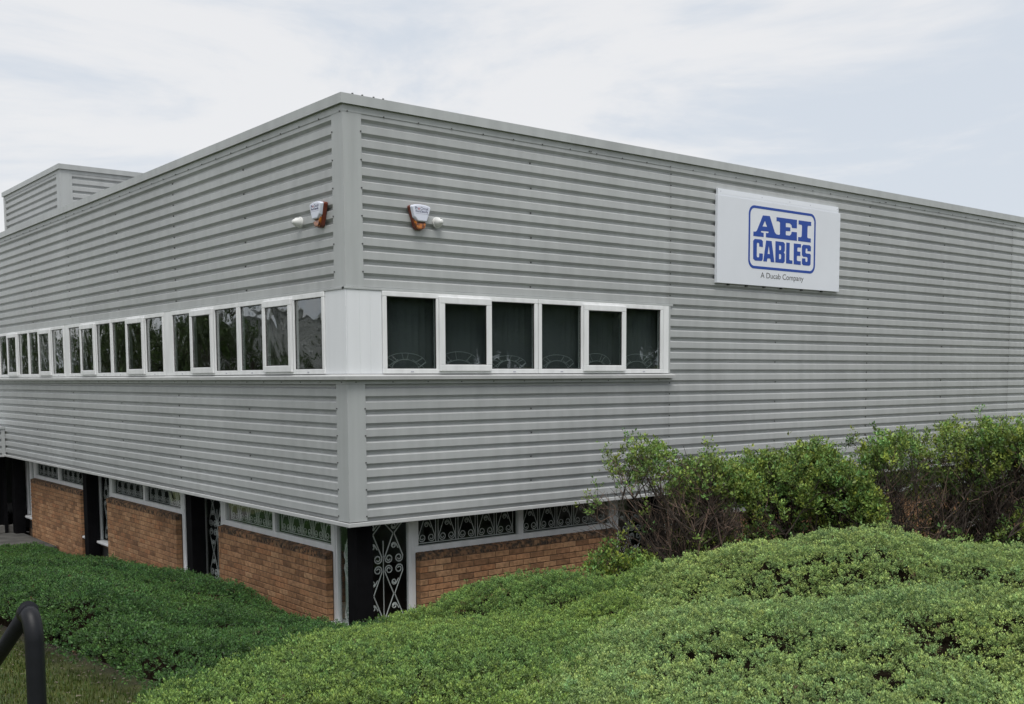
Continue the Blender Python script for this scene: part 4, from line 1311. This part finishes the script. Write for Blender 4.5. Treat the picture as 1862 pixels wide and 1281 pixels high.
    pos = pos + nv * np.where(rng.uniform(0, 1, n) < 0.02, rng.uniform(0.015, 0.06, n), 0.0)[:, None]
    hue = np.stack([1 + 0.20 * yel, 1 + 0.04 * yel, 1 - 0.12 * yel], 1)
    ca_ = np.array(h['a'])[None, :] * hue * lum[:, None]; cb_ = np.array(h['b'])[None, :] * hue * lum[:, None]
    br = rng.uniform(0, 1, n) < 0.002 + 0.15 * (gp > 0.3)
    ca_[br] = (0.07, 0.042, 0.025); cb_[br] = (0.12, 0.072, 0.04)
    q, Ln, Wd, Ht = h['leaf']
    tm = [sprig_template(q, Ln, Wd, Ht, 1.0, 100 + t_) for t_ in range(4)]
    ds = np.hypot(pos[:, 0] - EYE.x, pos[:, 1] - EYE.y)
    sc = rng.uniform(0.75, 1.25, n) * np.clip(0.85 + 0.025 * ds, 1.0, 1.35)
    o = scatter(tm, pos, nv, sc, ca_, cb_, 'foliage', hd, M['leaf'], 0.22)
    o['kind'] = 'stuff'

# tall twiggy shrubs ------------------------------------------------
def shrub(cx, cy, rx, ry, zt, label, seed, leafy, nstem, ca, cb, ax_=(0.78, -0.63), topvar=0.12, fill=0.5, bottom=0.0, rnd=0.25, toplev=0.74, ur=(-.9, .9), lean=0.35):
    """fan of stems branching upwards to a roughly clipped top; leaves cluster at the outer twigs"""
    r = random.Random(seed); g0 = float(ground_z(cx, cy))
    sh = empty('shrub', (cx, cy, g0), label, 'shrub', 'tall shrubs along the right wall')
    A = Vector((ax_[0], ax_[1], 0)).normalized(); B = Vector((-A.y, A.x, 0))
    dark, pale = MB(), MB()
    tips = []
    def cap_z(q):      # clipped top with rounded shoulders
        u = (q - Vector((cx, cy, 0))).dot(A) / rx
        v = (q - Vector((cx, cy, 0))).dot(B) / ry
        e = max(0.0, 1 - max(abs(u), abs(v)) ** 4)
        return g0 + (zt - g0) * (0.45 + 0.55 * e ** rnd) + topvar * math.sin(5 * u + seed) * 0.5
    def grow(p, d, L, rad, lev):
        ex = r.gauss(-0.02, 0.08) + (r.uniform(0.08, 0.24) if r.random() < 0.10 else 0)
        n = 4; pts = [p.copy()]; q = p.copy(); dd = d.copy()
        for i in range(n):
            dd = (dd + Vector((r.gauss(0, .16), r.gauss(0, .16), r.gauss(0.02, .12)))).normalized()
            q = q + dd * (L / n)
            if q.z > cap_z(q) + ex or max(abs((q - Vector((cx, cy, 0))).dot(A)) / rx, abs((q - Vector((cx, cy, 0))).dot(B)) / ry) > 1.0 + 0.08 * math.sin(9 * q.z + seed): break
            pts.append(q.copy())
        if len(pts) < 2: return
        rs = [rad * (1 - 0.55 * i / (len(pts) - 1)) for i in range(len(pts))]
        (pale if r.random() < (0.06 if lev < 2 else 0.14) * (2.2 if leafy < 0.35 else 1) else dark).tube(pts, rs, 5 if lev == 0 else 3)
        if lev >= 2:
            tips.append((pts[-1], dd))
            if len(pts) > 2: tips.append((pts[len(pts) // 2], dd))
        if lev < 3:
            nb = (8, 5, 3)[lev]
            for k in range(nb):
                i = r.randint(1, len(pts) - 1)
                t = pts[i]
                sd = Vector((r.gauss(0, 1), r.gauss(0, 1), r.gauss(0.45, .5))).normalized()
                grow(t, (dd * 0.75 + sd * 0.75).normalized(), L * r.uniform(.30, .55), rad * 0.55, lev + 1)
    for k in range(nstem):
        u, v = r.uniform(*ur), r.uniform(-.8, .8)
        b = Vector((cx, cy, 0)) + A * (u * rx) + B * (v * ry); b.z = float(ground_z(b.x, b.y)) - 0.05
        d = (Vector((0, 0, 1)) + A * (u * lean + r.gauss(0, .16) + (lean - 0.35) * -0.35) + B * (v * 0.3 + r.gauss(0, .16))).normalized()
        grow(b, d, (zt - g0) * r.uniform(.7, 1.1), r.uniform(.010, .019), 0)
    dark.build('branches', M['bark'], sh)
    if pale.v: pale.build('dead_twigs', M['palebark'], sh)['kind'] = 'stuff'
    # leaves
    T = np.array([tuple(t) for t, _ in tips]); D = np.array([tuple(d) for _, d in tips])
    hgt = (T[:, 2] - g0) / (zt - g0)
    u = ((T[:, 0] - cx) * A.x + (T[:, 1] - cy) * A.y) / rx
    outer = np.clip((hgt - toplev) * 5.5 + 0.5 * np.clip(np.abs(u) - 0.75, 0, 1) * 3, 0.0, 1)
    nzv = fbm(T[:, 0] * 1.0 + T[:, 2] * 0.7, T[:, 1] + T[:, 2], 0.5, seed, 2)
    pr = np.clip(leafy * (outer * 1.35 + fill * np.clip((nzv - 0.54) * 9, 0, 1)), 0, 1)
    low = np.clip(1 - hgt * 4.0, 0, 1) * bottom
    k = rng.uniform(0, 1, len(T)) < np.maximum(pr, low) * 0.55
    T, D, hgt = T[k], D[k], hgt[k]
    rep = 8
    T = np.repeat(T, rep, 0) + rng.normal(0, 0.036, (len(T) * rep, 3)); D = np.repeat(D, rep, 0); hgt = np.repeat(hgt, rep)
    n = len(T)
    N = D * 0.6 + np.array([0, 0, 0.8]); N += rng.normal(0, .4, N.shape); N /= np.linalg.norm(N, axis=1)[:, None]
    lum = rng.uniform(.75, 1.25, n) * np.repeat(rng.uniform(.6, 1.35, n // rep), rep)
    yel = np.clip(rng.normal(0.1, 0.4, n) + np.repeat(rng.normal(0, .5, n // rep), rep), -1, 1.3)
    hue = np.stack([1 + 0.30 * yel, 1 + 0.05 * yel, 1 - 0.2 * yel], 1)
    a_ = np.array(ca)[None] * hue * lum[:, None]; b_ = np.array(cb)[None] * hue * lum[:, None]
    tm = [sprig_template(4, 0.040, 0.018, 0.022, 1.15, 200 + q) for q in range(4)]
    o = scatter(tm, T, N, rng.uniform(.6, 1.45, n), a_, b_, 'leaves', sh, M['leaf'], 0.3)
    o['kind'] = 'stuff'
    return sh

SH_A, SH_B = (0.080, 0.135, 0.028), (0.220, 0.330, 0.078)
shrub(2.78, -1.86, 0.88, 0.70, 2.74, 'sparse twiggy shrub with bare branches nearest the brick window wall', 21, 0.30, 60, SH_A, SH_B, fill=0.4, rnd=0.35, toplev=0.78, ur=(0.10, .95), lean=0.85)
shrub(4.02, -2.55, 1.14, 0.80, 2.70, 'dense leafy shrub in the middle of the tall row', 25, 0.60, 58, SH_A, SH_B, fill=0.55, bottom=0.5, rnd=0.5, toplev=0.66)
shrub(6.12, -3.68, 1.42, 0.90, 2.93, 'tallest shrub with fresh green top at the right edge', 33, 0.55, 88, SH_A, SH_B, fill=0.50, rnd=0.22, toplev=0.80)
shrub(2.05, -2.10, 0.40, 0.35, 1.72, 'small leafy bush at the foot of the sparse shrub', 41, 0.6, 14, SH_A, SH_B, fill=0.8, bottom=0.8)

# lawn blades near the handrail -----------------------------------------
n = 95000
x = rng.uniform(-6.4, -3.4, n); y = rng.uniform(-5.0, 2.5, n)
k = rng.uniform(0, 1, n) < np.clip((-3.45 - x) / 0.4 + 0.9 * (fbm(x, y, 0.5, 77) - .5), 0.03, 1)
x, y = x[k], y[k]; n = len(x); z = ground_z(x, y)
a = rng.uniform(0, 2 * math.pi, n); hgt = rng.uniform(0.014, 0.045, n); wd = rng.uniform(0.0025, 0.0045, n)
ln = rng.uniform(0.004, 0.022, n)
b = np.stack([x, y, z - 0.003], 1); s = np.stack([np.cos(a) * wd, np.sin(a) * wd, 0 * a], 1)
tip = b + np.stack([-np.sin(a) * ln, np.cos(a) * ln, hgt], 1)
V = np.stack([b - s, b + s, tip], 1).reshape(-1, 3); F = np.arange(3 * n).reshape(-1, 3)
c = np.array([0.070, 0.100, 0.018])[None] * rng.uniform(.55, 1.35, n)[:, None] * np.stack([1 + 0.3 * rng.normal(0, .6, n), np.ones(n), np.ones(n)], 1)
c = np.clip(c, 0.004, 1)
o = np_mesh('lawn_grass', V, F, M['leaf'], col=np.repeat(c, 3, 0)); tag(o, 'short mossy lawn grass in the bottom left corner', 'grass', kind='stuff')
# fallen leaves and petals at the hedge's foot
mb = MB(); r_ = random.Random(5)
for i in range(420):
    xx = r_.gauss(-3.55, 0.28); yy = r_.uniform(-4.6, 3.0); zz_ = float(_g(np.array([xx]), np.array([yy]))[0]) + 0.008
    t = r_.uniform(0, 6.28); q = r_.uniform(.008, .022)
    dx, dy = math.cos(t) * q, math.sin(t) * q
    mb.add([(xx - dx, yy - dy, zz_), (xx + dy * .5, yy - dx * .5, zz_ + .006), (xx + dx, yy + dy, zz_ + .003), (xx - dy * .5, yy + dx * .5, zz_ + .007)], [(0, 1, 2, 3)])
o = mb.build('fallen_leaves', plain('leaf_litter', (0.20, 0.165, 0.13), 0.9, var=0.5, scale=15)); tag(o, 'pale dead leaves scattered along the hedge foot', 'leaf litter', kind='stuff')

# trees and the neighbouring shed that the windows mirror -------------------------
def make_tree(seed, h, leafy):
    r = random.Random(seed)
    t = empty('broadleaf_tree', (0, 0, 0))
    mb = MB(); tips = []
    def grow(p, d, L, rad, lev):
        pts = [p.copy()]; q = p.copy(); dd = d.copy()
        for i in range(5):
            dd = (dd + Vector((r.gauss(0, .13), r.gauss(0, .13), r.gauss(.03, .08)))).normalized(); q = q + dd * (L / 5); pts.append(q.copy())
        mb.tube(pts, [rad * (1 - .5 * i / 5) for i in range(6)], 6 if lev < 2 else 3)
        if lev >= 2: tips.append(pts[-1]); tips.append(pts[3])
        if lev < 4:
            for k in range((5, 4, 4, 3)[lev]):
                i = r.randint(2, 5); sd = Vector((r.gauss(0, 1), r.gauss(0, 1), r.gauss(.25, .5))).normalized()
                grow(pts[i], (dd * .6 + sd * .8).normalized(), L * r.uniform(.5, .72), rad * .5, lev + 1)
    grow(Vector((0, 0, -0.2)), Vector((0, 0, 1)), h * 0.38, h * 0.022, 0)
    mb.build('trunk', M['bark'], t)
    T = np.array([tuple(q) for q in tips]); T = np.repeat(T, leafy, 0); T = T + rng.normal(0, .22, T.shape)
    n = len(T); N = rng.normal(0, 1, (n, 3)); N[:, 2] += .8; N /= np.linalg.norm(N, axis=1)[:, None]
    lum = rng.uniform(.6, 1.3, n)
    c = np.array([0.045, 0.075, 0.020])[None] * lum[:, None]
    tm = [sprig_template(4, 0.17, 0.10, 0.06, 1.2, 300 + q) for q in range(3)]
    o = scatter(tm, T, N, rng.uniform(.7, 1.3, n), c, c * 1.5, 'crown', t, M['leaf'], .3)
    return t
ta = make_tree(51, 9.5, 1); tb = make_tree(57, 8.5, 2); tc_ = make_tree(57, 8.5, 10)
spots = [('L', ta, -9.6, 23.0, 0.3), ('L', tb, -9.0, 27.0, 1.9), ('L', ta, -10.2, 31.5, 4.0), ('L', tb, -9.2, 36.5, 3.1), ('L', ta, -9.8, 42.0, 5.2), ('L', tb, -9.4, 48.0, 0.9),
         ('R', tc_, 10.5, -17.0, 0.5), ('R', tc_, 14.5, -18.5, 2.2), ('R', tc_, 19.0, -17.5, 3.9), ('R', tc_, 23.5, -19.0, 5.0), ('R', tc_, 12.0, -22.5, 1.2), ('R', tc_, 18.0, -23.0, 4.4), ('R', tc_, 24.0, -24.0, 2.7)]  # right-hand back row added to fill sky gaps in the window reflections
seen = set()
for side, src, x, y, a in spots:
    t = src if id(src) not in seen else copy_tree(src)
    seen.add(id(src))
    t.location = (x, y, float(ground_z(x, y)) - (0.9 if side == 'R' else 0.0)); t.rotation_euler = (0, 0, a)
    if side == 'L': tag(t, 'spring tree mirrored in the upper windows of the left wall', 'tree', 'trees mirrored in the left windows')
    else: tag(t, 'leafy tree mirrored darkly in the upper windows of the right wall', 'tree', 'trees mirrored in the right windows')

shed = empty('neighbouring_shed', (-33, 52, 0.4), 'grey clad shed mirrored in the window pane nearest the corner', 'building')
mb = MB(); mb.box(-44, -22, 46, 60, 0.0, 3.2); mb.build('brick_base', M['mortar'], shed)
pr = profile(3.2, 7.2, 7.1); vs = []; fs = []
ring = [(-44.2, 45.8), (-21.8, 45.8), (-21.8, 60.2), (-44.2, 60.2)]
for z_, d_ in pr:
    for k, (x_, y_) in enumerate(ring):
        sx = -1 if x_ < -33 else 1; sy = -1 if y_ < 52 else 1
        vs.append((x_ - sx * d_, y_ - sy * d_, z_))
for i in range(len(pr) - 1):
    for k in range(4): fs.append((4 * i + k, 4 * i + 4 + k, 4 * i + 4 + (k + 1) % 4, 4 * i + (k + 1) % 4))
mb = MB(); mb.add(vs, fs); mb.build('cladding', M['clad'], shed, fix=True)
mb = MB(); mb.box(-44.4, -21.6, 45.6, 60.4, 7.2, 7.4); mb.build('roof', M['trim'], shed)
